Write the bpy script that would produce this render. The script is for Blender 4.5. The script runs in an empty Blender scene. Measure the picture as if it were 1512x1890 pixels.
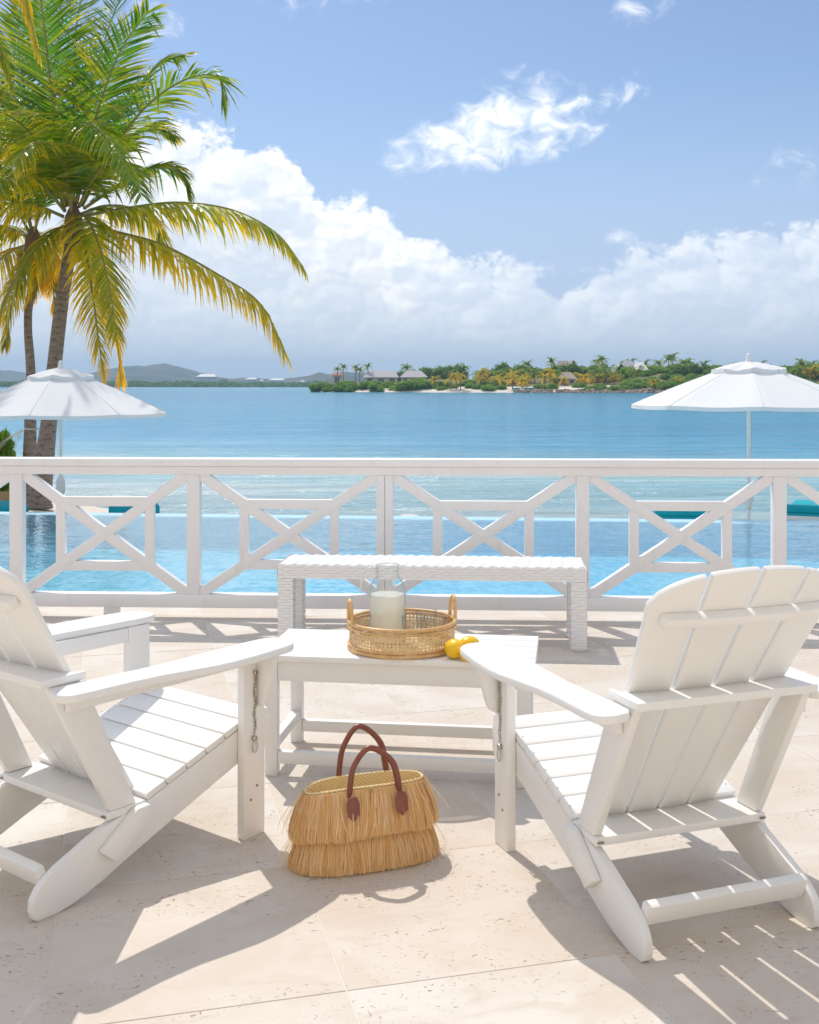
import bpy, bmesh, math, random
from mathutils import Vector, Matrix, noise as mnoise
R = math.radians
random.seed(7)
scene = bpy.context.scene
C = scene.collection

# ------------------------------------------------------------------ camera, light, sky
FPX, CXP, HZN, CAMH = 2100.0, 756.0, 710.0, 1.48
cam_d = bpy.data.cameras.new('camera'); cam = bpy.data.objects.new('camera', cam_d); C.objects.link(cam)
cam.location = (0, 0, CAMH); cam.rotation_euler = (R(90), 0, 0)
cam_d.sensor_fit = 'VERTICAL'; cam_d.sensor_height = 36.0; cam_d.lens = 36.0 * FPX / 1890.0
cam_d.shift_y = -(945.0 - HZN) / 1890.0
cam_d.clip_start = 0.05; cam_d.clip_end = 30000
scene.camera = cam

SUN_EL, SUN_AZ = 54.8, -23.5          # degrees; azimuth measured from +Y towards +X
scene.view_settings.view_transform = 'Standard'
scene.view_settings.look = 'None'
scene.view_settings.gamma = 1.0
scene.view_settings.use_curve_mapping = False
scene.view_settings.exposure = 0.67
scene.cycles.use_denoising = True
scene.cycles.max_bounces = 10
scene.cycles.transparent_max_bounces = 16
scene.cycles.caustics_reflective = False
scene.cycles.caustics_refractive = False
scene.cycles.sample_clamp_indirect = 6.0

sd = bpy.data.lights.new('sun', 'SUN'); sd.energy = 2.0; sd.angle = R(0.53); sd.color = (1.0, 0.945, 0.86)
so = bpy.data.objects.new('sun', sd); C.objects.link(so)
tosun = Vector((math.sin(R(SUN_AZ)) * math.cos(R(SUN_EL)), math.cos(R(SUN_AZ)) * math.cos(R(SUN_EL)), math.sin(R(SUN_EL))))
so.rotation_euler = tosun.to_track_quat('Z', 'Y').to_euler(); so.location = (0, 0, 30)


class NT:
    """tiny node-graph helper"""
    def __init__(s, tree): s.t = tree; s.n = tree.nodes; s.l = tree.links
    def add(s, typ, **kw):
        n = s.n.new(typ)
        for k, v in kw.items(): setattr(n, k, v)
        return n
    def put(s, sock, v):
        if isinstance(v, bpy.types.NodeSocket): s.l.new(v, sock)
        elif v is not None: sock.default_value = v
    def math(s, op, a, b=None, c=None, clamp=False):
        n = s.add('ShaderNodeMath', operation=op, use_clamp=clamp)
        s.put(n.inputs[0], a); s.put(n.inputs[1], b); s.put(n.inputs[2], c)
        return n.outputs[0]
    def vmath(s, op, a, b=None):
        n = s.add('ShaderNodeVectorMath', operation=op)
        s.put(n.inputs[0], a); s.put(n.inputs[1], b)
        return n.outputs[0]
    def mix(s, f, a, b, blend='MIX'):
        n = s.add('ShaderNodeMix', data_type='RGBA', blend_type=blend)
        s.put(n.inputs['Factor'], f)
        s.put(n.inputs[6], a if isinstance(a, bpy.types.NodeSocket) else (*a, 1)[:4])
        s.put(n.inputs[7], b if isinstance(b, bpy.types.NodeSocket) else (*b, 1)[:4])
        return n.outputs[2]
    def ramp(s, f, pts, interp='LINEAR'):
        n = s.add('ShaderNodeValToRGB'); n.color_ramp.interpolation = interp
        e = n.color_ramp.elements
        while len(e) < len(pts): e.new(0.5)
        for i, (p, c) in enumerate(pts):
            e[i].position = p; e[i].color = (c, c, c, 1) if not isinstance(c, (tuple, list)) else (*c, 1)
        s.put(n.inputs[0], f); return n.outputs[0]
    def smooth(s, v, lo, hi, a=0.0, b=1.0):
        n = s.add('ShaderNodeMapRange', interpolation_type='SMOOTHSTEP')
        s.put(n.inputs[0], v); s.put(n.inputs[1], lo); s.put(n.inputs[2], hi); s.put(n.inputs[3], a); s.put(n.inputs[4], b)
        return n.outputs[0]
    def noise(s, vec, scale, detail=3, rough=0.5, dist=0.0, dim='3D', w=None):
        n = s.add('ShaderNodeTexNoise', noise_dimensions=dim)
        s.put(n.inputs['Vector'], vec); s.put(n.inputs['Scale'], scale); s.put(n.inputs['Detail'], detail)
        s.put(n.inputs['Roughness'], rough); s.put(n.inputs['Distortion'], dist)
        return n.outputs['Fac']
    def comb(s, x, y, z=0.0):
        n = s.add('ShaderNodeCombineXYZ'); s.put(n.inputs[0], x); s.put(n.inputs[1], y); s.put(n.inputs[2], z); return n.outputs[0]


world = bpy.data.worlds.new('World'); scene.world = world; world.use_nodes = True
w = NT(world.node_tree); w.n.clear()
out = w.add('ShaderNodeOutputWorld'); bg = w.add('ShaderNodeBackground'); w.l.new(bg.outputs[0], out.inputs[0])
SKYS = 0.15
bg.inputs['Strength'].default_value = SKYS
sky = w.add('ShaderNodeTexSky', sky_type='NISHITA', sun_disc=False)
sky.sun_elevation = R(SUN_EL); sky.sun_rotation = R(SUN_AZ); sky.altitude = 0; sky.air_density = 1.0; sky.dust_density = 0.6; sky.ozone_density = 2.2
tc = w.add('ShaderNodeTexCoord'); sep = w.add('ShaderNodeSeparateXYZ'); w.l.new(tc.outputs['Generated'], sep.inputs[0])
dx, dy, dz = sep.outputs
az = w.math('MULTIPLY', w.math('ARCTAN2', dx, dy), 57.29578)      # degrees
el = w.math('MULTIPLY', w.math('ARCSINE', dz), 57.29578)


def cloud_noise(offx, offy, octs, fine_d):
    """cauliflower relief of the cumulus, in degrees of azimuth / elevation"""
    p = w.comb(w.math('MULTIPLY', w.math('ADD', az, offx), 0.30), w.math('MULTIPLY', w.math('ADD', el, offy), 0.40), 0.0)
    wob = w.add('ShaderNodeTexNoise', noise_dimensions='2D'); w.put(wob.inputs['Vector'], p); wob.inputs['Scale'].default_value = 1.6; wob.inputs['Detail'].default_value = 2.0
    p2 = w.vmath('ADD', p, w.vmath('MULTIPLY', wob.outputs['Color'], (0.55, 0.55, 0.0)))
    v = None
    for sc, am in ((0.85, 1.0), (1.9, 0.62), (4.1, 0.34), (8.7, 0.17))[:octs]:
        vo = w.add('ShaderNodeTexVoronoi', feature='F1', voronoi_dimensions='2D'); w.put(vo.inputs['Vector'], p2); vo.inputs['Scale'].default_value = sc
        d = vo.outputs['Distance']
        h = w.math('MULTIPLY', w.math('SUBTRACT', 0.45, w.math('MULTIPLY', d, d)), am)      # rounded puffs
        v = h if v is None else w.math('ADD', v, h)
    base_v = None
    if fine_d:
        base_v = v; fine = w.noise(p, 9.0, fine_d, 0.6, 0.0, '2D'); v = w.math('ADD', v, w.math('MULTIPLY', w.math('SUBTRACT', fine, 0.5), 0.5))
    return v, wob.outputs['Fac'], base_v


cn, cbig, cn0 = cloud_noise(0.0, 0.0, 4, 3)
cn2, _, _ = cloud_noise(-0.22, 0.30, 3, 0)
# height of the cumulus bank's top against azimuth (its skyline over the bay; it goes on all round)
prof = [(-180, 9.5), (-120, 12), (-75, 9), (-40, 10.5), (-24, 12.0), (-19, 12.4), (-13, 12.3), (-9.5, 12.4), (-7.0, 12.2), (-5.6, 11.0), (-4.6, 9.4), (-3.4, 9.1), (-2.2, 9.4), (-1.0, 8.0), (1.2, 7.0), (3.0, 6.2),
        (5.0, 6.1), (7.5, 5.6), (9.5, 5.5), (11.5, 6.4), (14.5, 7.2), (17, 6.9), (20, 7.8), (28, 9.5), (50, 8), (90, 11), (140, 9), (180, 9.5)]
fc = w.add('ShaderNodeFloatCurve'); cv = fc.mapping.curves[0]
pts = [((a + 180) / 360, h / 20) for a, h in prof]
cv.points[0].location = pts[0]; cv.points[1].location = pts[-1]
for p in pts[1:-1]: cv.points.new(*p)
for p in cv.points: p.handle_type = 'VECTOR'
fc.mapping.update()
w.put(fc.inputs['Value'], w.math('DIVIDE', w.math('ADD', az, 180.0), 360.0))
top = w.math('ADD', w.math('MULTIPLY', fc.outputs[0], 20.0), 0.7)
below = w.math('SUBTRACT', top, el)                                 # degrees under the skyline
shape = w.math('ADD', below, w.math('MULTIPLY', w.math('SUBTRACT', cn, 0.80), 1.9))
bank = w.smooth(shape, -0.1, 0.75)
# the bank thins to veil and lets the sky through lower down and to the right
veil = w.math('MULTIPLY', w.smooth(w.math('ADD', cbig, w.math('MULTIPLY', below, -0.035)), 0.28, 0.52, 0.68, 1.0), w.smooth(az, -2.0, 7.0, 1.0, 0.58))
bank = w.math('MULTIPLY', bank, veil)


def wisp(a0, e0, ra, re, tilt=0.0, gain=1.0):
    da = w.math('DIVIDE', w.math('SUBTRACT', az, a0), ra)
    ee = w.math('SUBTRACT', w.math('SUBTRACT', el, e0), w.math('MULTIPLY', w.math('SUBTRACT', az, a0), tilt))
    de = w.math('DIVIDE', ee, re)
    q = w.math('ADD', w.math('MULTIPLY', da, da), w.math('MULTIPLY', de, de))
    return w.math('MULTIPLY', w.math('SUBTRACT', 1.0, q), gain)


blobs = [wisp(4.3, 12.4, 6.2, 1.95, 0.17, 1.9), wisp(5.6, 13.7, 2.7, 1.9, 0.1, 1.4), wisp(10.4, 13.9, 1.9, 1.0, 0.45, 0.75), wisp(11.8, 18.3, 1.9, 1.1, 0.5, 0.6),
         wisp(-3.6, 19.0, 4.2, 0.75, 0.16, 0.55), wisp(-12.4, 17.3, 1.5, 1.3, 0.0, 0.6), wisp(18.8, 10.3, 2.0, 1.1, 0.3, 0.6), wisp(10.5, 7.2, 0.8, 0.5, 0.0, 0.5)]
bl = blobs[0]
for b in blobs[1:]: bl = w.math('MAXIMUM', bl, b)
# broken cumulus over the rest of the sky, thickened out of view for fill light
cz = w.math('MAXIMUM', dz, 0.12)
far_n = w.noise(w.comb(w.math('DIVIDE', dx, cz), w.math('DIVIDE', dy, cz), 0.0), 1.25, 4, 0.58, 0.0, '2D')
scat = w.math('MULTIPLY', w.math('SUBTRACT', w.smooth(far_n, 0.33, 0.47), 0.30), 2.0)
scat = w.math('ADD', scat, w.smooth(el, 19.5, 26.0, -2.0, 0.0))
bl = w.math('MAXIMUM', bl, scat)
wp = w.comb(w.math('MULTIPLY', az, 0.42), w.math('MULTIPLY', el, 0.62), 0.0)
wfine = w.noise(wp, 1.5, 6, 0.60, 0.35, '2D')
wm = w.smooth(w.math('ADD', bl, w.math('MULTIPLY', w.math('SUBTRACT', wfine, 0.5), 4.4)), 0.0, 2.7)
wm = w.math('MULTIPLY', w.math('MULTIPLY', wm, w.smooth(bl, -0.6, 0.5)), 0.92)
lit = w.smooth(w.math('SUBTRACT', cn0, cn2), -0.16, 0.24)
deep = w.smooth(below, 0.3, 7.0)
col_bank = w.mix(lit, w.mix(deep, (4.45, 4.6, 4.75), (3.7, 3.9, 4.1)), w.mix(deep, (5.6, 5.5, 5.35), (4.35, 4.45, 4.55)))
skyc = w.mix(1.0, sky.outputs[0], (0.455, 0.468, 0.50), 'MULTIPLY')
skyc = w.mix(w.smooth(el, 3.0, 15.0, 0.75, 0.0), skyc, (2.2, 2.66, 3.75))
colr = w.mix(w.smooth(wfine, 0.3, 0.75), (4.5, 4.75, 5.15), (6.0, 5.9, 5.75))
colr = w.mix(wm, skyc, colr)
colr = w.mix(bank, colr, col_bank)
colr = w.mix(w.smooth(el, 0.2, 4.6, 0.9, 0.0), colr, (2.8, 3.22, 3.65))
w.put(bg.inputs['Color'], colr)
world.cycles.sampling_method = 'MANUAL'; world.cycles.sample_map_resolution = 512


# ------------------------------------------------------------------ materials
def mat(name, base=None, rough=0.5, spec=0.5, build=None, **kw):
    m = bpy.data.materials.new(name); m.use_nodes = True
    t = NT(m.node_tree); b = t.n['Principled BSDF']
    if base: b.inputs['Base Color'].default_value = (*base, 1)
    b.inputs['Roughness'].default_value = rough
    b.inputs['Specular IOR Level'].default_value = spec
    for k, v in kw.items(): b.inputs[k.replace('_', ' ')].default_value = v
    if build: build(t, b)
    return m


def bump(t, b, h, strength=0.3, dist=0.01, target=None):
    n = t.add('ShaderNodeBump'); n.inputs['Strength'].default_value = strength; n.inputs['Distance'].default_value = dist
    t.put(n.inputs['Height'], h); t.l.new(n.outputs[0], (target or b).inputs['Normal']); return n


def opos(t): return t.add('ShaderNodeTexCoord').outputs['Object']
def wpos(t): return t.add('ShaderNodeNewGeometry').outputs['Position']


def b_poly(t, b):
    p = wpos(t)
    n = t.noise(p, 9, 3); n2 = t.noise(p, 260, 2)
    t.put(b.inputs['Base Color'], t.mix(n, (0.825, 0.815, 0.79), (0.85, 0.845, 0.825)))
    t.put(b.inputs['Roughness'], t.math('ADD', t.math('MULTIPLY', n, 0.15), 0.36))
    sc = t.noise(t.vmath('MULTIPLY', p, (3.0, 9.0, 4.0)), 6.0, 5, 0.7, 1.2)
    t.put(b.inputs['Base Color'], t.mix(t.math('MULTIPLY', t.smooth(sc, 0.60, 0.76), 0.16), b.inputs['Base Color'].links[0].from_socket, (0.60, 0.56, 0.50)))
    bump(t, b, t.math('ADD', n2, t.math('MULTIPLY', n, 2.0)), 0.06, 0.002)
M_CHAIR = mat('white_moulded_lumber', build=b_poly, spec=0.4)


def b_rail(t, b):
    p = wpos(t); n = t.noise(p, 3.5, 5, 0.6); s = t.noise(t.vmath('MULTIPLY', p, (1.0, 30.0, 30.0)), 2.0, 3)
    t.put(b.inputs['Base Color'], t.mix(t.smooth(n, 0.3, 0.75), (0.89, 0.885, 0.885), (0.86, 0.85, 0.845)))
    dr = t.noise(t.vmath('MULTIPLY', p, (14.0, 14.0, 1.3)), 1.0, 4, 0.6)
    t.put(b.inputs['Base Color'], t.mix(t.math('MULTIPLY', t.smooth(dr, 0.56, 0.78), 0.30), b.inputs['Base Color'].links[0].from_socket, (0.66, 0.63, 0.59)))
    bump(t, b, t.math('ADD', n, s), 0.12, 0.004)
M_RAIL = mat('white_painted_timber', rough=0.45, spec=0.35, build=b_rail)


def b_wick(t, b):
    n = t.noise(opos(t), 60, 2)
    t.put(b.inputs['Base Color'], t.mix(n, (0.84, 0.84, 0.845), (0.89, 0.89, 0.89)))
M_WICK = mat('white_resin_wicker', rough=0.42, spec=0.4, build=b_wick)


def b_trav(t, b):
    p = wpos(t)
    oi = t.add('ShaderNodeObjectInfo').outputs['Random']
    off = t.comb(t.math('MULTIPLY', oi, 37.0), t.math('MULTIPLY', oi, 91.0), 0.0)
    rot = t.add('ShaderNodeVectorRotate', rotation_type='Z_AXIS'); t.put(rot.inputs['Vector'], p); rot.inputs['Angle'].default_value = R(-15)
    q = t.vmath('ADD', rot.outputs[0], off)
    st = t.vmath('MULTIPLY', q, (1.0, 2.6, 1.0))
    cloudy = t.noise(q, 2.2, 5, 0.6, 0.4)
    vein = t.noise(st, 5.0, 7, 0.62, 0.5)
    mott = t.noise(q, 26, 4, 0.6)
    col = t.mix(t.smooth(cloudy, 0.32, 0.66), (0.595, 0.515, 0.43), (0.685, 0.64, 0.585))
    col = t.mix(t.math('MULTIPLY', t.smooth(vein, 0.50, 0.72), 0.55), col, (0.53, 0.435, 0.355))
    col = t.mix(t.math('MULTIPLY', t.smooth(mott, 0.45, 0.75), 0.22), col, (0.72, 0.66, 0.60))
    col = t.mix(t.math('MULTIPLY', oi, 0.45), col, (0.62, 0.525, 0.435))
    # pits: small filled and open holes gathered in bands
    band = t.noise(st, 1.9, 4, 0.6, 0.8)
    pv = t.noise(t.vmath('MULTIPLY', q, (1.0, 1.5, 1.0)), 62, 2, 0.5, 0.6)
    pit = t.math('MULTIPLY', t.smooth(pv, 0.635, 0.68), t.smooth(band, 0.44, 0.58))
    pv2 = t.noise(q, 24, 3, 0.6, 0.8)
    pit2 = t.math('MULTIPLY', t.smooth(pv2, 0.685, 0.72), t.smooth(band, 0.45, 0.58))
    pits = t.math('MAXIMUM', pit, pit2)
    col = t.mix(t.math('MULTIPLY', pits, 0.72), col, (0.24, 0.165, 0.10))
    fill = t.math('MULTIPLY', t.smooth(t.noise(q, 15, 3, 0.6, 1.0), 0.66, 0.72), 0.45)
    col = t.mix(fill, col, (0.60, 0.58, 0.56))
    t.put(b.inputs['Base Color'], col)
    t.put(b.inputs['Roughness'], t.math('ADD', t.math('MULTIPLY', mott, 0.25), 0.50))
    bump(t, b, t.math('SUBTRACT', t.math('MULTIPLY', vein, 0.5), t.math('MULTIPLY', pits, 1.5)), 0.35, 0.004)
M_TRAV = mat('travertine', build=b_trav, spec=0.3)
M_GROUT = mat('grout', (0.78, 0.73, 0.68), 0.9, 0.1)


def b_sand(t, b):
    p = wpos(t); n = t.noise(p, 0.6, 5, 0.6); f = t.noise(p, 25, 3)
    t.put(b.inputs['Base Color'], t.mix(n, (0.66, 0.585, 0.50), (0.76, 0.70, 0.62))); bump(t, b, f, 0.4, 0.03)
M_SAND = mat('sand', rough=0.9, spec=0.1, build=b_sand)


def b_sea(t, b):
    p = wpos(t); s = t.add('ShaderNodeSeparateXYZ'); t.put(s.inputs[0], p)
    patch = t.noise(t.vmath('MULTIPLY', p, (0.006, 0.03, 1)), 1.0, 4, 0.6, 0.6)
    streak = t.noise(t.vmath('MULTIPLY', p, (0.02, 0.14, 1)), 1.0, 4, 0.6, 0.5)
    # water depth grows away from the beach
    d = t.math('ADD', s.outputs[1], t.math('MULTIPLY', t.math('SUBTRACT', streak, 0.5), 34.0))
    d = t.math('SUBTRACT', d, t.math('MULTIPLY', s.outputs[0], -0.28))
    lg = t.math('DIVIDE', t.math('LOGARITHM', t.math('MAXIMUM', d, 12.0), 10.0), 3.0)
    col = t.ramp(lg, [(0.44, (0.76, 0.74, 0.67)), (0.485, (0.60, 0.68, 0.64)), (0.53, (0.29, 0.55, 0.62)), (0.58, (0.075, 0.37, 0.57)), (0.68, (0.012, 0.26, 0.46)), (0.84, (0.003, 0.215, 0.385)), (1.0, (0.008, 0.24, 0.37))])
    col = t.mix(t.math('MULTIPLY', t.smooth(patch, 0.48, 0.68), 0.55), col, (0.015, 0.29, 0.42))
    col = t.mix(t.math('MULTIPLY', t.smooth(streak, 0.52, 0.72), 0.35), col, (0.15, 0.38, 0.54))
    band = t.noise(t.vmath('MULTIPLY', p, (0.012, 0.055, 1)), 1.0, 5, 0.62, 0.8)           # wind patches: their change of reflection painted as darker colour
    col = t.mix(t.math('MULTIPLY', t.smooth(band, 0.47, 0.62), 0.55), col, t.mix(1.0, col, (0.45, 0.68, 0.82), 'MULTIPLY'))
    lane = t.noise(t.vmath('MULTIPLY', p, (0.10, 0.62, 1)), 1.0, 5, 0.7, 0.5)
    col = t.mix(t.math('MULTIPLY', t.smooth(lane, 0.42, 0.66), 0.45), col, t.mix(1.0, col, (1.75, 1.35, 1.22), 'MULTIPLY'))  # paler lanes, ripple sheen put into the colour
    t.put(b.inputs['Base Color'], col)
    w1 = t.noise(t.vmath('MULTIPLY', p, (0.45, 1.2, 1)), 0.8, 5, 0.68, 0.6)
    w2 = t.noise(t.vmath('MULTIPLY', p, (0.10, 0.30, 1)), 0.8, 3, 0.62, 0.5)
    bump(t, b, t.math('ADD', w1, t.math('MULTIPLY', w2, 2.0)), 1.0, 0.5)
    b.inputs['IOR'].default_value = 1.33
M_SEA = mat('sea_water', rough=0.14, spec=0.17, build=b_sea)


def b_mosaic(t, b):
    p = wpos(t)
    sparkle = t.noise(t.vmath('MULTIPLY', p, (1.0, 0.6, 1.0)), 11, 4, 0.65)
    col = t.mix(t.smooth(sparkle, 0.35, 0.65), (0.12, 0.58, 0.72), (0.56, 0.90, 0.93))  # mosaic colours mottled to stand in for ripple sparkle
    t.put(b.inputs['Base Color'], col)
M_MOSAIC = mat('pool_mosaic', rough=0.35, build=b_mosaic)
M_POOLEDGE = mat('wet_pool_edge', (0.46, 0.72, 0.82), 0.3)


def schlick(t, f0, normal=None, gain=1.0):
    lw = t.add('ShaderNodeLayerWeight'); lw.inputs['Blend'].default_value = 0.5
    if normal is not None: t.l.new(normal, lw.inputs['Normal'])
    return t.math('MULTIPLY', t.math('ADD', t.math('MULTIPLY', t.math('POWER', lw.outputs['Facing'], 5.0), 1.0 - f0), f0), gain, clamp=True)


def water_material():
    m = bpy.data.materials.new('pool_water'); m.use_nodes = True; t = NT(m.node_tree); t.n.clear()
    o = t.add('ShaderNodeOutputMaterial'); tr = t.add('ShaderNodeBsdfTransparent'); tr.inputs[0].default_value = (0.74, 0.94, 0.985, 1)
    gl = t.add('ShaderNodeBsdfGlossy'); gl.inputs['Roughness'].default_value = 0.03; gl.inputs[0].default_value = (1, 1, 1, 1)
    p = wpos(t)
    n1 = t.noise(t.vmath('MULTIPLY', p, (1.0, 1.6, 1)), 2.6, 3, 0.5, 0.5); n2 = t.noise(p, 9.0, 3, 0.55)
    bn = t.add('ShaderNodeBump'); bn.inputs['Strength'].default_value = 0.6; bn.inputs['Distance'].default_value = 0.016
    t.put(bn.inputs['Height'], t.math('ADD', t.math('ADD', n1, t.math('MULTIPLY', n2, 0.30)), t.math('MULTIPLY', t.noise(p, 26.0, 2, 0.5), 0.10)))
    t.l.new(bn.outputs[0], gl.inputs['Normal'])
    mx = t.add('ShaderNodeMixShader'); t.put(mx.inputs[0], schlick(t, 0.02, bn.outputs[0], 0.95)); t.l.new(tr.outputs[0], mx.inputs[1]); t.l.new(gl.outputs[0], mx.inputs[2])
    df = t.add('ShaderNodeBsdfDiffuse'); df.inputs[0].default_value = (0.05, 0.49, 0.76, 1)      # light scattered back by the water itself
    m2 = t.add('ShaderNodeMixShader'); m2.inputs[0].default_value = 0.30; t.l.new(tr.outputs[0], m2.inputs[1]); t.l.new(df.outputs[0], m2.inputs[2]); t.l.new(m2.outputs[0], mx.inputs[1])
    t.l.new(mx.outputs[0], o.inputs[0]); return m
M_POOLWATER = water_material()


def thin_glass(name, tint=(0.99, 0.995, 0.993), edge=1.0, rimcol=(0.84, 0.88, 0.89), f0=0.045):
    m = bpy.data.materials.new(name); m.use_nodes = True; t = NT(m.node_tree); t.n.clear()
    o = t.add('ShaderNodeOutputMaterial'); tr = t.add('ShaderNodeBsdfTransparent')
    lw = t.add('ShaderNodeLayerWeight'); lw.inputs['Blend'].default_value = 0.5     # longer path through the wall towards the rims: greyer
    t.put(tr.inputs[0], t.mix(t.math('POWER', lw.outputs['Facing'], 2.2), tint, rimcol))
    gl = t.add('ShaderNodeBsdfGlossy'); gl.inputs['Roughness'].default_value = 0.03
    mx = t.add('ShaderNodeMixShader'); t.put(mx.inputs[0], schlick(t, f0, None, edge)); t.l.new(tr.outputs[0], mx.inputs[1]); t.l.new(gl.outputs[0], mx.inputs[2])
    t.l.new(mx.outputs[0], o.inputs[0]); return m
M_GLASS = thin_glass('clear_glass')
M_THICKGLASS = thin_glass('thick_glass', (0.95, 0.97, 0.97), 1.0, (0.72, 0.78, 0.79), 0.14)
def milky(m, k):
    t = NT(m.node_tree); o = next(n for n in t.n if n.type == 'OUTPUT_MATERIAL'); src = o.inputs[0].links[0].from_socket
    df = t.add('ShaderNodeBsdfDiffuse'); df.inputs[0].default_value = (0.9, 0.93, 0.94, 1); mx = t.add('ShaderNodeMixShader'); mx.inputs[0].default_value = k
    t.l.new(src, mx.inputs[1]); t.l.new(df.outputs[0], mx.inputs[2]); t.l.new(mx.outputs[0], o.inputs[0])
milky(M_THICKGLASS, 0.30)
M_LEMONADE = mat('cloudy_lemonade', (0.96, 0.96, 0.87), 0.25, Subsurface_Weight=0.2, Subsurface_Scale=0.02)
LEMO = M_LEMONADE


def b_canvas(t, b):
    n = t.noise(opos(t), 3, 4); f = t.noise(opos(t), 180, 2)
    t.put(b.inputs['Base Color'], t.mix(n, (0.86, 0.86, 0.86), (0.90, 0.90, 0.90))); bump(t, b, t.math('ADD', n, t.math('MULTIPLY', f, 0.15)), 0.25, 0.03)
M_CANVAS = mat('white_canvas', rough=0.85, spec=0.1, build=b_canvas)
def make_translucent(m, col, k):
    t = NT(m.node_tree); b = t.n['Principled BSDF']; o = next(n for n in t.n if n.type == 'OUTPUT_MATERIAL')
    tl = t.add('ShaderNodeBsdfTranslucent'); tl.inputs[0].default_value = (*col, 1); mx = t.add('ShaderNodeMixShader'); mx.inputs[0].default_value = k
    t.l.new(b.outputs[0], mx.inputs[1]); t.l.new(tl.outputs[0], mx.inputs[2]); t.l.new(mx.outputs[0], o.inputs[0])
make_translucent(M_LEMONADE, (0.99, 0.99, 0.95), 0.4); make_translucent(M_CANVAS, (0.92, 0.91, 0.89), 0.22)
M_POLE = mat('pole_paint', (0.80, 0.80, 0.77), 0.4)
M_TEAL = mat('teal_canvas', (0.01, 0.34, 0.42), 0.75, 0.15)
M_STEEL = mat('steel', (0.55, 0.52, 0.47), 0.3, Metallic=1.0)
M_RUST = mat('dull_screw', (0.30, 0.25, 0.2), 0.5, Metallic=0.7)


def b_rattan(t, b):
    n = t.noise(opos(t), 45, 4, 0.6)
    t.put(b.inputs['Base Color'], t.mix(t.smooth(n, 0.3, 0.75), (0.76, 0.50, 0.23), (0.60, 0.34, 0.13))); bump(t, b, n, 0.15, 0.002)
M_RATTAN = mat('rattan_cane', rough=0.38, build=b_rattan)


def b_cane(t, b):
    n = t.noise(opos(t), 60, 3, 0.6)
    t.put(b.inputs['Base Color'], t.mix(t.smooth(n, 0.3, 0.7), (0.76, 0.52, 0.24), (0.86, 0.66, 0.38)))
M_CANE = mat('cane_webbing', rough=0.5, build=b_cane)


def b_raffia(t, b):
    a = t.add('ShaderNodeAttribute', attribute_name='tone').outputs['Fac']
    t.put(b.inputs['Base Color'], t.ramp(a, [(0.0, (0.66, 0.33, 0.10)), (0.35, (0.94, 0.65, 0.31)), (0.75, (0.98, 0.79, 0.47)), (1.0, (0.99, 0.93, 0.75))]))
M_RAFFIA = mat('raffia', rough=0.55, spec=0.3, build=b_raffia); make_translucent(M_RAFFIA, (0.99, 0.77, 0.45), 0.5)


def b_straw(t, b):
    tcx = t.add('ShaderNodeTexCoord').outputs['Object']; s = t.add('ShaderNodeSeparateXYZ'); t.put(s.inputs[0], tcx)
    n = t.noise(tcx, 140, 3)
    wv = t.math('SINE', t.math('MULTIPLY', s.outputs[2], 520.0)); wx = t.math('SINE', t.math('MULTIPLY', s.outputs[0], 430.0))
    k = t.math('MULTIPLY', wv, wx)
    t.put(b.inputs['Base Color'], t.mix(t.smooth(t.math('ADD', k, n), -0.1, 1.0), (0.78, 0.58, 0.29), (0.90, 0.73, 0.44))); bump(t, b, k, 0.5, 0.002)
M_STRAW = mat('plaited_straw', rough=0.7, spec=0.2, build=b_straw)


def b_leather(t, b):
    n = t.noise(opos(t), 55, 4)
    t.put(b.inputs['Base Color'], t.mix(n, (0.165, 0.048, 0.032), (0.27, 0.088, 0.055))); bump(t, b, n, 0.2, 0.002)
M_LEATHER = mat('brown_leather', rough=0.36, spec=0.5, build=b_leather)


def b_lemon(t, b):
    n = t.noise(opos(t), 130, 2); l = t.noise(opos(t), 20, 2)
    t.put(b.inputs['Base Color'], t.mix(l, (0.90, 0.52, 0.005), (0.92, 0.62, 0.015))); bump(t, b, n, 0.35, 0.003)
M_LEMON = mat('lemon_peel', rough=0.32, build=b_lemon, Subsurface_Weight=0.15, Subsurface_Scale=0.01)


def leafy(name, c0, c1, c2=None, trans=0.4, attr=None, spec=0.12, rough=0.6):
    """leaf surface: diffuse + translucent, colour varied per object and by an optional face attribute"""
    m = bpy.data.materials.new(name); m.use_nodes = True; t = NT(m.node_tree); t.n.clear()
    o = t.add('ShaderNodeOutputMaterial'); b = t.add('ShaderNodeBsdfPrincipled'); tl = t.add('ShaderNodeBsdfTranslucent'); mx = t.add('ShaderNodeMixShader')
    oi = t.add('ShaderNodeObjectInfo').outputs['Random']; n = t.noise(wpos(t), 0.9, 3)
    col = t.mix(t.math('ADD', t.math('MULTIPLY', oi, 0.6), t.math('MULTIPLY', n, 0.4)), c0, c1)
    if c2 is not None:
        a = t.add('ShaderNodeAttribute', attribute_name=attr or 'age').outputs['Fac']
        col = t.mix(a, col, c2)
    t.put(b.inputs['Base Color'], col); b.inputs['Roughness'].default_value = rough; b.inputs['Specular IOR Level'].default_value = spec
    t.put(tl.inputs[0], t.mix(1.0, col, (1.75, 1.8, 0.85), 'MULTIPLY'))
    mx.inputs[0].default_value = trans; t.l.new(b.outputs[0], mx.inputs[1]); t.l.new(tl.outputs[0], mx.inputs[2]); t.l.new(mx.outputs[0], o.inputs[0])
    return m
M_FROND = leafy('palm_frond', (0.045, 0.15, 0.015), (0.125, 0.275, 0.02), (0.86, 0.50, 0.012), 0.5, None, 0.7, 0.32)
M_RACHIS = mat('palm_rachis', (0.28, 0.25, 0.07), 0.45)
M_BUSH = leafy('bush_leaf', (0.12, 0.23, 0.04), (0.25, 0.36, 0.06), None, 0.42)
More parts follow.
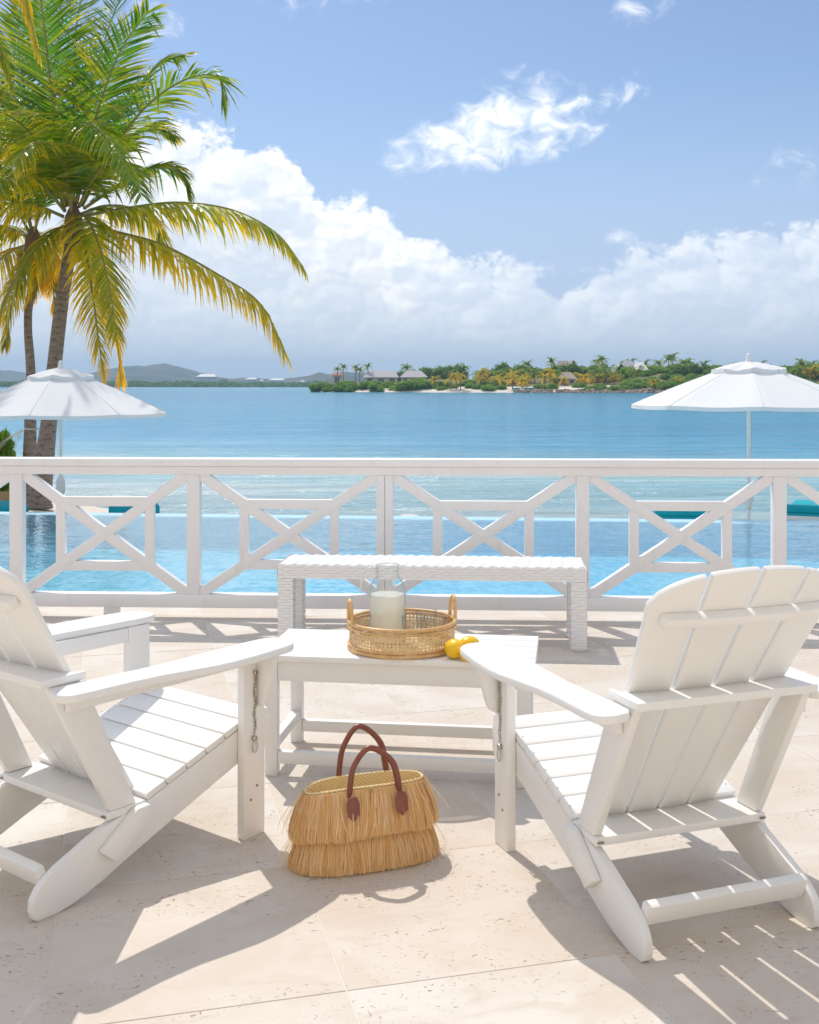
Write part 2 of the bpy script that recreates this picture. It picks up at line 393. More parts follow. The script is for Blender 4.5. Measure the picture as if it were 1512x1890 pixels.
M_TREE = leafy('tree_leaf', (0.11, 0.20, 0.05), (0.20, 0.295, 0.07), None, 0.38)
M_FARPALM = leafy('far_palm_leaf', (0.13, 0.235, 0.04), (0.24, 0.32, 0.05), (0.80, 0.50, 0.03), 0.4)
M_MANGROVE = leafy('mangrove_leaf', (0.085, 0.165, 0.045), (0.145, 0.23, 0.06), None, 0.35)


def b_trunk(t, b):
    tcx = t.add('ShaderNodeTexCoord').outputs['Object']; s = t.add('ShaderNodeSeparateXYZ'); t.put(s.inputs[0], tcx)
    n = t.noise(tcx, 5, 4, 0.6); n2 = t.noise(t.vmath('MULTIPLY', tcx, (18, 18, 1.5)), 1.0, 3)
    ring = t.math('SINE', t.math('ADD', t.math('MULTIPLY', s.outputs[2], 46.0), t.math('MULTIPLY', n, 16.0)))
    k = t.math('MULTIPLY', t.math('MULTIPLY', t.smooth(ring, 0.2, 1.0), t.smooth(t.noise(tcx, 9, 4, 0.65), 0.40, 0.62)), 0.75)
    t.put(b.inputs['Base Color'], t.mix(k, t.mix(n, (0.25, 0.20, 0.165), (0.36, 0.30, 0.25)), (0.10, 0.075, 0.06))); bump(t, b, t.math('SUBTRACT', n2, ring), 0.5, 0.02)
M_TRUNK = mat('palm_trunk', rough=0.85, spec=0.15, build=b_trunk)
M_COCONUT = mat('coconut', (0.35, 0.25, 0.06), 0.5)
M_HUSK = mat('palm_fibre', (0.23, 0.15, 0.10), 0.9, 0.1)


def b_rock(t, b):
    oi = t.add('ShaderNodeObjectInfo').outputs['Random']; n = t.noise(wpos(t), 1.6, 5, 0.65)
    t.put(b.inputs['Base Color'], t.mix(n, (0.20, 0.15, 0.11), (0.44, 0.36, 0.28))); bump(t, b, n, 0.6, 0.2)
M_ROCK = mat('rock', rough=0.9, spec=0.15, build=b_rock)
M_ROCKTAN = mat('tan_rock', rough=0.9, spec=0.15, build=lambda t, b: (t.put(b.inputs['Base Color'], t.mix(t.noise(wpos(t), 9, 5, 0.65), (0.34, 0.20, 0.08), (0.58, 0.43, 0.24))), bump(t, b, t.noise(wpos(t), 9, 5), 0.7, 0.05))[0])
M_HOUSEWALL = mat('house_render', (0.62, 0.58, 0.52), 0.8)
M_ROOFGREY = mat('grey_shingle_roof', (0.46, 0.43, 0.44), 0.85, 0.1)
M_ROOFTHATCH = mat('weathered_thatch', (0.42, 0.35, 0.27), 0.9, 0.1)
M_ROOFRED = mat('red_tile_roof', (0.35, 0.13, 0.08), 0.8)
M_ROOFWHITE = mat('white_roof', (0.74, 0.71, 0.68), 0.7)
M_DARKWIN = mat('dark_window_glass', (0.11, 0.12, 0.13), 0.1)
M_TERRAIN = mat('scrub_ground', rough=0.95, spec=0.1, build=lambda t, b: t.put(b.inputs['Base Color'], t.mix(t.noise(wpos(t), 0.12, 4), (0.13, 0.14, 0.06), (0.30, 0.26, 0.17))))
M_HILL = mat('hill_scrub', rough=0.95, spec=0.05, build=lambda t, b: t.put(b.inputs['Base Color'], t.mix(t.smooth(t.noise(wpos(t), 0.014, 6, 0.65), 0.35, 0.7), (0.065, 0.085, 0.05), (0.20, 0.18, 0.12))))
M_ROPE = mat('cotton_rope', (0.74, 0.72, 0.66), 0.9)
M_PLATE = mat('white_stone_base', (0.75, 0.75, 0.73), 0.6)


# ------------------------------------------------------------------ mesh helpers
class MB:
    def __init__(s): s.v = []; s.f = []; s.attr = []
    def add(s, verts, faces, a=None):
        o = len(s.v); s.v.extend([tuple(p) for p in verts]); s.f.extend([tuple(i + o for i in f) for f in faces])
        if a is not None: s.attr.extend([a] * len(faces))
        return s
    def box(s, c, size, rot=None):
        hx, hy, hz = size[0] / 2, size[1] / 2, size[2] / 2
        vs = [Vector((x, y, z)) for z in (-hz, hz) for y in (-hy, hy) for x in (-hx, hx)]
        if rot: vs = [rot @ p for p in vs]
        vs = [p + Vector(c) for p in vs]
        return s.add(vs, [(0, 2, 3, 1), (4, 5, 7, 6), (0, 1, 5, 4), (2, 6, 7, 3), (0, 4, 6, 2), (1, 3, 7, 5)])
    def bar(s, p, q, w, d, up=(0, 0, 1)):
        """rectangular bar from p to q: w across (in the plane with up), d deep"""
        p, q = Vector(p), Vector(q); t = (q - p).normalized(); u = Vector(up); sd = t.cross(u).normalized(); n = sd.cross(t).normalized()
        vs = []
        for e in (p, q):
            for a, b in ((-1, -1), (1, -1), (1, 1), (-1, 1)): vs.append(e + sd * (a * d / 2) + n * (b * w / 2))
        return s.add(vs, [(3, 2, 1, 0), (4, 5, 6, 7), (0, 1, 5, 4), (1, 2, 6, 5), (2, 3, 7, 6), (3, 0, 4, 7)])
    def prism(s, poly, lo, hi, fn):
        n = len(poly); vs = [fn(a, b, lo) for a, b in poly] + [fn(a, b, hi) for a, b in poly]
        return s.add(vs, [tuple(range(n - 1, -1, -1)), tuple(range(n, 2 * n))] + [(i, (i + 1) % n, (i + 1) % n + n, i + n) for i in range(n)])
    def tube(s, pts, r, seg=10, closed=False, cap=True, flat=1.0):
        pts = [Vector(p) for p in pts]; n = len(pts); rs = r if isinstance(r, (list, tuple)) else [r] * n
        o = len(s.v); up = None
        for i, p in enumerate(pts):
            a = pts[(i - 1) % n] if (closed or i > 0) else p; b = pts[(i + 1) % n] if (closed or i < n - 1) else p
            t = (b - a).normalized()
            if up is None:
                up = t.orthogonal().normalized()
            up = (up - t * up.dot(t)).normalized(); sd = t.cross(up)
            for k in range(seg):
                an = 2 * math.pi * k / seg
                s.v.append(tuple(p + (up * math.cos(an) + sd * math.sin(an) * flat) * rs[i]))
        m = n if closed else n - 1
        for i in range(m):
            for k in range(seg):
                a0 = o + i * seg + k; a1 = o + i * seg + (k + 1) % seg; b0 = o + ((i + 1) % n) * seg + k; b1 = o + ((i + 1) % n) * seg + (k + 1) % seg
                s.f.append((a0, a1, b1, b0))
        if cap and not closed:
            s.f.append(tuple(o + k for k in range(seg - 1, -1, -1))); s.f.append(tuple(o + (n - 1) * seg + k for k in range(seg)))
        return s
    def lathe(s, prof, seg=48, c=(0, 0, 0), flute=None, close=False):
        o = len(s.v); n = len(prof)
        for (r, z) in prof:
            for k in range(seg):
                an = 2 * math.pi * k / seg; rr = r if flute is None else r + flute(r, z, an)
                s.v.append((c[0] + rr * math.cos(an), c[1] + rr * math.sin(an), c[2] + z))
        for i in range(n - 1):
            for k in range(seg): s.f.append((o + i * seg + k, o + i * seg + (k + 1) % seg, o + (i + 1) * seg + (k + 1) % seg, o + (i + 1) * seg + k))
        return s
    def build(s, name, m, parent=None, smooth=False, bevel=0.0, segs=2, attr_name=None, angle=None, **props):
        me = bpy.data.meshes.new(name); me.from_pydata(s.v, [], s.f)
        bm = bmesh.new(); bm.from_mesh(me)
        if attr_name is None:
            bmesh.ops.recalc_face_normals(bm, faces=bm.faces)
        if bevel > 0:
            es = [e for e in bm.edges if len(e.link_faces) == 2 and e.calc_face_angle(0) > 0.35]
            bmesh.ops.bevel(bm, geom=es, offset=bevel, segments=segs, affect='EDGES', profile=0.5, clamp_overlap=True)
        bm.to_mesh(me); bm.free()
        if attr_name and len(s.attr) == len(me.polygons):
            at = me.attributes.new(attr_name, 'FLOAT', 'FACE'); at.data.foreach_set('value', s.attr)
        me.materials.append(m)
        if smooth or bevel > 0:
            me.polygons.foreach_set('use_smooth', [True] * len(me.polygons))
            if angle is not None or bevel > 0: me.set_sharp_from_angle(angle=angle or R(35))
        o = bpy.data.objects.new(name, me); C.objects.link(o)
        if parent is not None: o.parent = parent
        for k, v in props.items(): o[k] = v
        return o


def thing(name, label, cat, loc=(0, 0, 0), rz=0.0, group=None):
    o = bpy.data.objects.new(name, None); C.objects.link(o); o.empty_display_size = 0.1
    o.location = loc; o.rotation_euler = (0, 0, rz); o['label'] = label; o['category'] = cat
    if group: o['group'] = group
    return o


def tag(o, label, cat, group=None):
    o['label'] = label; o['category'] = cat
    if group: o['group'] = group
    return o


def copy_tree(o, parent=None):
    c = o.copy(); C.objects.link(c)
    if parent is not None: c.parent = parent
    for ch in list(o.children): copy_tree(ch, c)
    return c


def at(px, py, Y): return Vector(((px - CXP) * Y / FPX, Y, CAMH - (py - HZN) * Y / FPX))
def smoothpath(pts, n):
    """Catmull-Rom through pts, n samples"""
    P = [Vector(p) for p in pts]; P = [P[0] * 2 - P[1]] + P + [P[-1] * 2 - P[-2]]; out = []
    m = len(P) - 3
    for i in range(n):
        u = i / (n - 1) * m; k = min(int(u), m - 1); t = u - k
        a, b, c, d = P[k:k + 4]
        out.append(0.5 * ((2 * b) + (c - a) * t + (2 * a - 5 * b + 4 * c - d) * t * t + (3 * b - a - 3 * c + d) * t ** 3))
    return out


# ------------------------------------------------------------------ setting: sea, beach, pool, terrace
SEAZ = -1.3
def grid_sheet(xs, ys, zf):
    m = MB(); nx = len(xs)
    m.v = [(x, y, zf(x, y)) for y in ys for x in xs]
    m.f = [(j * nx + i, j * nx + i + 1, (j + 1) * nx + i + 1, (j + 1) * nx + i) for j in range(len(ys) - 1) for i in range(nx - 1)]
    return m


grid_sheet([-9000, -2000, -300, 0, 300, 2000, 9000], [-40, 14, 30, 60, 200, 800, 3000, 12000], lambda x, y: SEAZ).build('sea', M_SEA, kind='structure')


def shore_y(x):
    pts = [(-60, 62), (-30, 48), (-12, 33.5), (-9, 29.5), (-7.6, 26.4), (-5.75, 24.4), (-3, 23.2), (0, 22.2), (8, 20.5), (20, 20), (60, 20)]
    for (a, ya), (b, yb) in zip(pts, pts[1:]):
        if x <= b: return ya + (yb - ya) * max(0, (x - a) / (b - a))
    return 20
def beach_z(x, y):
    s = shore_y(x); t = min(max((y - (s - 9)) / 9, 0), 1.6)
    return -0.80 - 0.5 * (t ** 1.5) + 0.03 * mnoise.noise(Vector((x * 0.7, y * 0.7, 0)))
grid_sheet([-60 + i * 1.0 for i in range(121)], [7.5 + j * 0.8 for j in range(80)], lambda x, y: beach_z(x, y) if y > 14.5 else -1.6).build('beach', M_SAND, smooth=True, kind='structure')

# pool: basin with a flush far edge; water sheet on top
PW = -0.12
prot = Matrix.Rotation(R(-5.5), 4, 'Z')
def pl(x, y, z): return tuple(prot @ Vector((x, y, z)))
pool_far, pool_near, pool_l, pool_r, pool_bot = 13.5, 7.62, -16.0, 16.0, -0.50
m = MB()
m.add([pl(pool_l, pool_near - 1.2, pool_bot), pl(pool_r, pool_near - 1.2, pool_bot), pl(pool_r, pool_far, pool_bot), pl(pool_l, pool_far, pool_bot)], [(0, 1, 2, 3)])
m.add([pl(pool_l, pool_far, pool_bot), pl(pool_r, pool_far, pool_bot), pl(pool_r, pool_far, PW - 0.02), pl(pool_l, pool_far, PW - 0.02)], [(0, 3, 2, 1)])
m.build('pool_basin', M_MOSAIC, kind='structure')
m = MB(); m.prism([(pool_far, PW - 0.008), (pool_far, -1.5), (pool_far + 0.30, -1.5), (pool_far + 0.30, PW - 0.002)], pool_l, pool_r, lambda a, b, c: pl(c, a, b))
m.build('pool_edge', M_POOLEDGE, kind='structure')
m = MB(); m.add([pl(pool_l, pool_near - 1.2, PW), pl(pool_r, pool_near - 1.2, PW), pl(pool_r, pool_far + 0.015, PW), pl(pool_l, pool_far + 0.015, PW)], [(0, 1, 2, 3)])
m.build('pool_water', M_POOLWATER, kind='structure')

RAILK = -0.044                                     # slight turn of the railing line against the picture plane
def rail_y(x): return 7.18 + RAILK * x
def clip(poly, inside, cross):
    out = []
    for i, p in enumerate(poly):
        q = poly[(i + 1) % len(poly)]; a, b = inside(p), inside(q)
        if a: out.append(p)
        if a != b: out.append(cross(p, q))
    return out
DECK_K, DECK_Y = -0.06, 7.66
def deck_f(p): return (DECK_Y + DECK_K * p[0]) - p[1]
def crossd(p, q):
    a, b = deck_f(p), deck_f(q); t = a / (a - b); return (p[0] + (q[0] - p[0]) * t, p[1] + (q[1] - p[1]) * t)
m = MB(); m.prism([(-8, -5), (8, -5), (8, DECK_Y + DECK_K * 8), (-8, DECK_Y - DECK_K * 8)], -1.5, -0.0016, lambda a, b, c: (a, b, c))
terrace = m.build('terrace', M_GROUT, kind='structure')
TW, TD, JG = 0.7105, 0.745, 0.0030
ga = R(14.6); ex = Vector((math.cos(ga), math.sin(ga))); ey = Vector((-math.sin(ga), math.cos(ga)))
full_tile = None
def tile_mesh(poly, name):
    mb = MB(); mb.prism(poly, -0.03, 0.0, lambda a, b, c: (a, b, c))
    me = bpy.data.meshes.new(name); me.from_pydata(mb.v, [], mb.f)
    bm = bmesh.new(); bm.from_mesh(me); bmesh.ops.recalc_face_normals(bm, faces=bm.faces)
    es = [e for e in bm.edges if all(v.co.z > -0.001 for v in e.verts)]
    bmesh.ops.bevel(bm, geom=es, offset=0.0007, segments=1, affect='EDGES'); bm.to_mesh(me); bm.free(); me.materials.append(M_TRAV); return me
hw, hd = (TW - JG) / 2, (TD - JG) / 2
base_tile = tile_mesh([(-hw, -hd), (hw, -hd), (hw, hd), (-hw, hd)], 'tile')
ntile = 0
for i in range(-7, 12):
    for j in range(-2, 13):
        c = ex * (0.5526 + (i + 0.5) * TW) + ey * (2.727 + (j - 1.5) * TD)
        if abs(c.x) > 6.2 or c.y < 0.6: continue
        cor = [c + ex * a + ey * b for a, b in ((-hw, -hd), (hw, -hd), (hw, hd), (-hw, hd))]
        ins = [deck_f(p) > 0.004 for p in cor]
        if not any(ins): continue
        if all(ins): me = base_tile
        else:
            poly = clip([tuple(p) for p in cor], lambda p: deck_f(p) > 0, crossd)
            loc = [((Vector(p) - c).dot(ex), (Vector(p) - c).dot(ey)) for p in poly]
            if len(loc) < 3: continue
            me = tile_mesh(loc, 'tile')
        o = bpy.data.objects.new('tile', me); C.objects.link(o); o.parent = terrace
        o.location = (c.x, c.y, random.uniform(-0.0006, 0.0006)); o.rotation_euler = (0, 0, ga); ntile += 1

# ------------------------------------------------------------------ unseen villa front added behind the viewpoint for warm bounce light
M_CREAM = mat('cream_render', rough=0.85, spec=0.1, build=lambda t, b: t.put(b.inputs['Base Color'], t.mix(t.noise(wpos(t), 1.2, 4), (0.83, 0.68, 0.49), (0.87, 0.74, 0.56))))
def build_fill_villa():
    r = thing('villa', 'cream villa front added unseen behind the terrace as warm fill, with white louvred doors', 'house', (0, -2.7, 0), 0)
    m = MB(); xs = [-7.9, -5.6, -4.2, -1.9, -0.5, 0.5, 1.9, 4.2, 5.6, 7.9]
    doors = ((-4.9, 1.4), (-1.2, 1.4), (1.2, 1.4), (4.9, 1.4)); edge = -7.9; dh = 2.3
    for c, wd in doors:
        m.box(((edge + c - wd / 2) / 2, -0.15, dh / 2), (c - wd / 2 - edge, 0.3, dh)); edge = c + wd / 2
    m.box(((edge + 7.9) / 2, -0.15, dh / 2), (7.9 - edge, 0.3, dh)); m.box((0, -0.15, dh + 1.651), (15.8, 0.3, 3.3)); wl = m.build('wall', M_CREAM, r)
    for c, wd in doors:
        for s in (-1, 1):
            m = MB(); m.box((c + s * wd / 4, -0.20, dh / 2), (wd / 2 - 0.01, 0.04, dh - 0.01)); dr = m.build('door', M_CREAM, r)
            m = MB()
            for k in range(20): m.box((c + s * wd / 4, -0.17, 0.25 + k * 0.095), (wd / 2 - 0.16, 0.03, 0.05), Matrix.Rotation(R(35), 3, 'X'))
            m.build('louvre', M_RAIL, dr, kind='stuff')
    m = MB(); m.box((0, -0.05, dh + 3.38), (16.2, 0.6, 0.12)); m.build('eave', M_RAIL, r)
build_fill_villa()


# ------------------------------------------------------------------ railing
def build_railing():
    root = thing('railing', 'white painted timber railing with crossed diagonal bars between terrace and pool', 'railing', (0, 7.18, 0), math.atan(RAILK))
    k = 1.0 / math.cos(math.atan(RAILK))
    posts = [-3.72, -2.51, -1.369, -0.154, 1.083, 2.296, 3.51]
    posts = [p * k for p in posts]; x0, x1 = posts[0], posts[-1]
    zt0, zt1 = 0.91, 0.962; zb0, zb1 = 0.068, 0.153
    def bx(name, c, s, bev=0.004, par=root): m = MB(); m.box(c, s); return m.build(name, M_RAIL, par, bevel=bev)
    bx('rail_cap', ((x0 + x1) / 2, 0, 0.989), (x1 - x0 + 0.2, 0.135, 0.05), 0.012)
    bx('top_rail', ((x0 + x1) / 2, 0, (zt0 + zt1) / 2), (x1 - x0 + 0.1, 0.075, zt1 - zt0))
    bx('bottom_rail', ((x0 + x1) / 2, 0, (zb0 + zb1) / 2), (x1 - x0 + 0.1, 0.085, zb1 - zb0))
    for i, p in enumerate(posts):
        if i == 3:
            for s in (-1, 1): bx('post', (p + s * 0.0265, 0, (zb1 + zt0) / 2), (0.051, 0.074, zt0 - zb1))
        else: bx('post', (p, 0, (zb1 + zt0) / 2), (0.082, 0.074, zt0 - zb1))
    for a, b in zip(posts, posts[1:]):
        cx, hw_ = (a + b) / 2, (b - a) / 2 - 0.041
        zc = (zb1 + zt0) / 2; hh = (zt0 - zb1) / 2
        fx = 0.287; r = fx / hw_; zz = hh * r
        for sx in (-1, 1):                              # diagonals, one continuous, the other in two halves butted against it
            bw = 0.066
            if sx == 1:
                m = MB(); m.prism(diag(cx, zc, hw_, hh, bw), -0.029, 0.029, lambda p, q, c: (p, c, q)); m.build('diagonal_bar', M_RAIL, root, bevel=0.003)
            else:
                m = MB(); m.prism([(2 * cx - p, q) for p, q in diag(cx, zc, hw_, hh, bw)], -0.0265, 0.0265, lambda p, q, c: (p, c, q)); m.build('diagonal_bar', M_RAIL, root, bevel=0.003)
        for s in (-1, 1):
            bx('inner_upright', (cx + s * fx, 0, zc), (0.058, 0.047, 2 * zz), 0.003)
            bx('inner_crossbar', (cx, 0, zc + s * zz), (2 * fx + 0.03, 0.050, 0.060), 0.003)
    for x in (-3.2, -1.90, -0.154 * k, 1.75, 3.1):
        bx('foot_block', (x, 0, zb0 / 2), (0.09, 0.07, zb0), 0.003)
    return root


def diag(cx, zc, hw_, hh, bw):
    """bar along the panel diagonal, ends cut into the corner between post and rail"""
    L = math.hypot(hw_, hh); tx, tz = hw_ / L, hh / L; nx, nz = -tz, tx; h = bw / 2
    # intersections of the two bar sides with the panel rectangle
    def at_x(x, s): return (x, (x - s * h * nx) * (hh / hw_) + s * h * nz)
    def line_z_at_x(x, s): return hh / hw_ * x + s * h / tx
    def line_x_at_z(z, s): return (z - s * h / tx) * hw_ / hh
    pts = [(-hw_, -hh), (line_x_at_z(-hh, -1), -hh), (hw_, line_z_at_x(hw_, -1)), (hw_, hh), (line_x_at_z(hh, 1), hh), (-hw_, line_z_at_x(-hw_, 1))]
    return [(cx + x, zc + z) for x, z in pts]
build_railing()


# ------------------------------------------------------------------ adirondack chairs
def build_chair(label):
    root = thing('adirondack_chair', label, 'chair', group='white adirondack chairs on the terrace')
    W = M_CHAIR
    side = lambda s: (lambda a, b, c: (s * c, a, b))
    def plate(name, poly, lo, hi, s, bev=0.004, par=root, mt=W):
        m = MB(); m.prism(poly, lo, hi, side(s)); return m.build(name, mt, par, bevel=bev)
    string = [(0.004, 0.0), (0.062, 0.0), (0.115, 0.009), (0.17, 0.025), (0.23, 0.046), (0.29, 0.071), (0.40, 0.113), (0.556, 0.172), (0.72, 0.232), (0.80, 0.262), (0.822, 0.29), (0.826, 0.33), (0.815, 0.375),
              (0.755, 0.353), (0.378, 0.226), (0.33, 0.214), (0.28, 0.208), (0.23, 0.196), (0.17, 0.173), (0.115, 0.149), (0.065, 0.128), (0.030, 0.108), (0.004, 0.084), (-0.012, 0.058), (-0.014, 0.028), (-0.008, 0.008)]
    for s in (-1, 1):
        plate('stringer', string, 0.252, 0.280, s)
        leg = plate('front_leg', [(0.742, 0.0), (0.836, 0.0), (0.836, 0.612), (0.742, 0.612)], 0.2805, 0.313, s)
        gus = MB(); gus.prism([(0.3135, 0.611), (0.398, 0.611), (0.372, 0.52), (0.352, 0.455), (0.342, 0.437), (0.325, 0.428), (0.3135, 0.426)], 0.798, 0.822, lambda a, b, c, s=s: (s * a, c, b))
        gus.build('arm_bracket', W, root, bevel=0.003)
        lb = MB(); lb.box((s * 0.297, 0.845, 0.345), (0.028, 0.018, 0.13)); lb.box((s * 0.297, 0.859, 0.335), (0.022, 0.012, 0.08)); lb.build('latch_block', W, leg, bevel=0.003)
        sc = MB()
        for (yy, zz) in ((0.80, 0.165), (0.772, 0.125)): sc.tube([(s * 0.3125, yy, zz), (s * 0.3155, yy, zz)], 0.004, 8)
        sc.build('screw', M_RUST, leg)
        arm = [(0.300, 0.024), (0.345, 0.010), (0.378, 0.016), (0.395, 0.04), (0.400, 0.10), (0.402, 0.22), (0.412, 0.33), (0.432, 0.42), (0.449, 0.50), (0.455, 0.57), (0.452, 0.66), (0.443, 0.76), (0.436, 0.82),
               (0.428, 0.85), (0.410, 0.873), (0.375, 0.893), (0.335, 0.895), (0.306, 0.88), (0.290, 0.85), (0.286, 0.78), (0.290, 0.65), (0.297, 0.50), (0.299, 0.35), (0.290, 0.20), (0.283, 0.12), (0.283, 0.05)]
        am = MB(); am.prism(arm, 0.6125, 0.637, lambda a, b, c, s=s: (s * a, b, c)); am.build('armrest', W, root, bevel=0.006, segs=3)
        plate('arm_rail', [(0.085, 0.562), (0.741, 0.562), (0.741, 0.612), (0.085, 0.612)], 0.2815, 0.304, s, 0.003)
        plate('back_upright', [(0.246, 0.2328), (0.338, 0.2328), (0.165, 0.611), (0.140, 0.638), (0.032, 0.638)], 0.253, 0.2805, s, 0.004)
        plate('cleat', [(0.198, 0.132), (0.248, 0.090), (0.352, 0.172), (0.375, 0.205), (0.368, 0.228), (0.322, 0.226)], 0.2805, 0.309, s, 0.005)
    # seat slats
    sl = Vector((0.379, 0.129)).normalized(); n2 = Vector((-sl.y, sl.x)); o2 = Vector((0.372, 0.2485))
    pitch = 0.0838
    for i in range(6):
        a0, a1 = i * pitch, i * pitch + pitch - 0.0065
        P = [o2 + sl * a0, o2 + sl * a1, o2 + sl * a1 - n2 * 0.021, o2 + sl * a0 - n2 * 0.021]
        if i == 5:
            P = [o2 + sl * a0, o2 + sl * (a1 - 0.02), o2 + sl * a1 - n2 * 0.012, o2 + sl * (a1 - 0.004) - n2 * 0.03, o2 + sl * a0 - n2 * 0.021]
        ww = 0.281
        m = MB(); m.prism([tuple(p) for p in P], -ww if i < 4 else -0.2795, ww if i < 4 else 0.2795, lambda a, b, c: (c, a, b)); so_ = m.build('seat_slat', W, root, bevel=0.003)
        for sx in (-1, 1):
            c2 = o2 + sl * ((a0 + a1) / 2 - 0.004); sm = MB(); sm.tube([(sx * 0.266, c2.x - n2.x * 0.001, c2.y - n2.y * 0.001), (sx * 0.266, c2.x + n2.x * 0.0006, c2.y + n2.y * 0.0006)], 0.0028, 8); sm.build('screw', M_STEEL, so_)
    # fan of back slats with an arched top, gently dished
    k = 0.64; nl = math.hypot(1, k)
    def bp(x, z, d): # d = distance behind the front face
        y = 0.115 - k * (z - 0.66) + 0.30 * x * x
        return (x, y - d / nl, z - d * k / nl)
    def hwid(z):
        if z < 0.67: return 0.200 + (z - 0.20) * (0.05 / 0.47)
        return 0.250 + (z - 0.67) * (0.036 / 0.25)
    def topz(u):   # u -1..1 across the back
        a = abs(u); return 0.912 + 0.108 * math.sqrt(max(0, 1 - (a * 0.985) ** 2.3))
    for i in range(4):
        u0, u1 = -1 + i * 0.5 + (0.022 if i > 0 else 0), -1 + (i + 1) * 0.5 - (0.022 if i < 3 else 0)
        nseg = 7; rows = 6; vs = []; fs = []
        for d in (0.0, 0.020):
            for r in range(rows):
                for c in range(nseg):
                    u = u0 + (u1 - u0) * c / (nseg - 1); zt = topz(u); z = 0.205 + (zt - 0.205) * r / (rows - 1)
                    g = 0.006 * (1 if c == 0 and i > 0 else (-1 if c == nseg - 1 and i < 3 else 0))
                    vs.append(bp(u * hwid(z), z, d))
        q = rows * nseg
        for r in range(rows - 1):
            for c in range(nseg - 1):
                a = r * nseg + c; fs.append((a, a + 1, a + nseg + 1, a + nseg)); fs.append((q + a, q + a + nseg, q + a + nseg + 1, q + a + 1))
        loop = [c for c in range(nseg)] + [r * nseg + nseg - 1 for r in range(1, rows)] + [(rows - 1) * nseg + c for c in range(nseg - 2, -1, -1)] + [r * nseg for r in range(rows - 2, 0, -1)]
        for a, b in zip(loop, loop[1:] + loop[:1]): fs.append((a, q + a, q + b, b))
        m = MB(); m.add(vs, fs); m.build('back_slat', W, root, bevel=0.004)
    def brace(name, z0, z1, yr, hx, dish, gap=0.021, xs=13):
        """cross plank behind the slats; its front edge follows the dish of the back"""
        poly = [(-hx, yr), (hx, yr)] + [(hx - 2 * hx * i / (xs - 1), bp(hx - 2 * hx * i / (xs - 1), (z0 + z1) / 2, gap + 0.008)[1]) for i in range(xs)]
        m = MB(); m.prism(poly, z0, z1, lambda a, b, c: (a, b, c)); return m.build(name, W, root, bevel=0.004)
    # arm-height brace: a wide plank whose ends run forward over the uprights
    z = 0.651; xs = [0.262 - 0.524 * i / 14 for i in range(15)]
    poly = [(-0.283, 0.008), (0.283, 0.008), (0.283, 0.160), (0.268, 0.165)] + [(x, bp(x, 0.64, 0.024)[1]) for x in xs] + [(-0.268, 0.165), (-0.283, 0.160)]
    m = MB(); m.prism(poly, 0.6385, 0.662, lambda a, b, c: (a, b, c)); m.build('middle_brace', W, root, bevel=0.004)
    xs = [0.19 - 0.38 * i / 12 for i in range(13)]
    poly = [(-0.279, 0.232), (0.279, 0.232), (0.279, 0.375), (0.2, 0.385)] + [(x, bp(x, 0.232, 0.020)[1]) for x in xs] + [(-0.2, 0.385), (-0.279, 0.375)]
    m = MB(); m.prism(poly, 0.2085, 0.232, lambda a, b, c: (a, b, c)); m.build('lower_brace', W, root, bevel=0.003)
    ub = []; n = 17
    for i in range(n):
        x = -0.250 + 0.5 * i / (n - 1); ub.append(bp(x, 0.902, 0.036))
    m = MB(); 
    for (a, b) in zip(ub, ub[1:]): pass
    prof = [(-0.016, -0.015), (0.016, -0.015), (0.016, 0.015), (-0.016, 0.015)]
    vs = []; fs = []
    for x_, y_, z_ in ub:
        for (a, b) in prof: vs.append((x_, y_ + a * 1 / nl - b * k / nl * 0.9, z_ + a * k / nl + b / nl))
    for i in range(n - 1):
        for c in range(4): fs.append((i * 4 + c, i * 4 + (c + 1) % 4, (i + 1) * 4 + (c + 1) % 4, (i + 1) * 4 + c))
    fs += [(3, 2, 1, 0), tuple((n - 1) * 4 + c for c in range(4))]
    m.add(vs, fs); m.build('upper_brace', W, root, bevel=0.005)
    m = MB(); m.box((0, 0.035, 0.108), (0.5035, 0.030, 0.058), Matrix.Rotation(R(20), 3, 'X')); m.build('rear_stretcher', W, root, bevel=0.005)
    # retaining chain on the outer face of each front leg
    for s in (-1, 1):
        ch = MB(); zs = 0.53
        for i in range(17):
            zc = zs - i * 0.0115; xx = 0.3165; rr = []
            for q in range(8):
                an = 2 * math.pi * q / 8
                if i % 2: rr.append((s * (xx + 0.0), 0.788 + 0.003 * math.sin(i) + 0.0042 * math.cos(an), zc + 0.0085 * math.sin(an)))
                else: rr.append((s * (xx + 0.0030 * math.cos(an)), 0.788 + 0.003 * math.sin(i), zc + 0.0085 * math.sin(an)))
            ch.tube(rr, 0.0014, 5, closed=True)
        ch.build('chain', M_STEEL, root, smooth=True)
        pn = MB(); pn.tube([(s * 0.3131, 0.788, 0.539), (s * 0.322, 0.788, 0.539)], 0.007, 10); pn.tube([(s * 0.3131, 0.783, 0.325), (s * 0.3255, 0.783, 0.325)], 0.008, 10)
        pn.tube([(s * 0.3215, 0.783 + 0.012 * math.cos(a * 0.785), 0.298 + 0.020 * math.sin(a * 0.785)) for a in range(8)], 0.0018, 6, closed=True)
        pn.build('locking_pin', M_STEEL, root, smooth=True)
    for s in (-1, 1):
        bolts = MB(); bolts.tube([(s * 0.276, 0.2275, 0.2195), (s * 0.2585, 0.2275, 0.2195)], 0.003, 8); bolts.build('hinge_bolt', M_RUST, root, smooth=True)
    return root


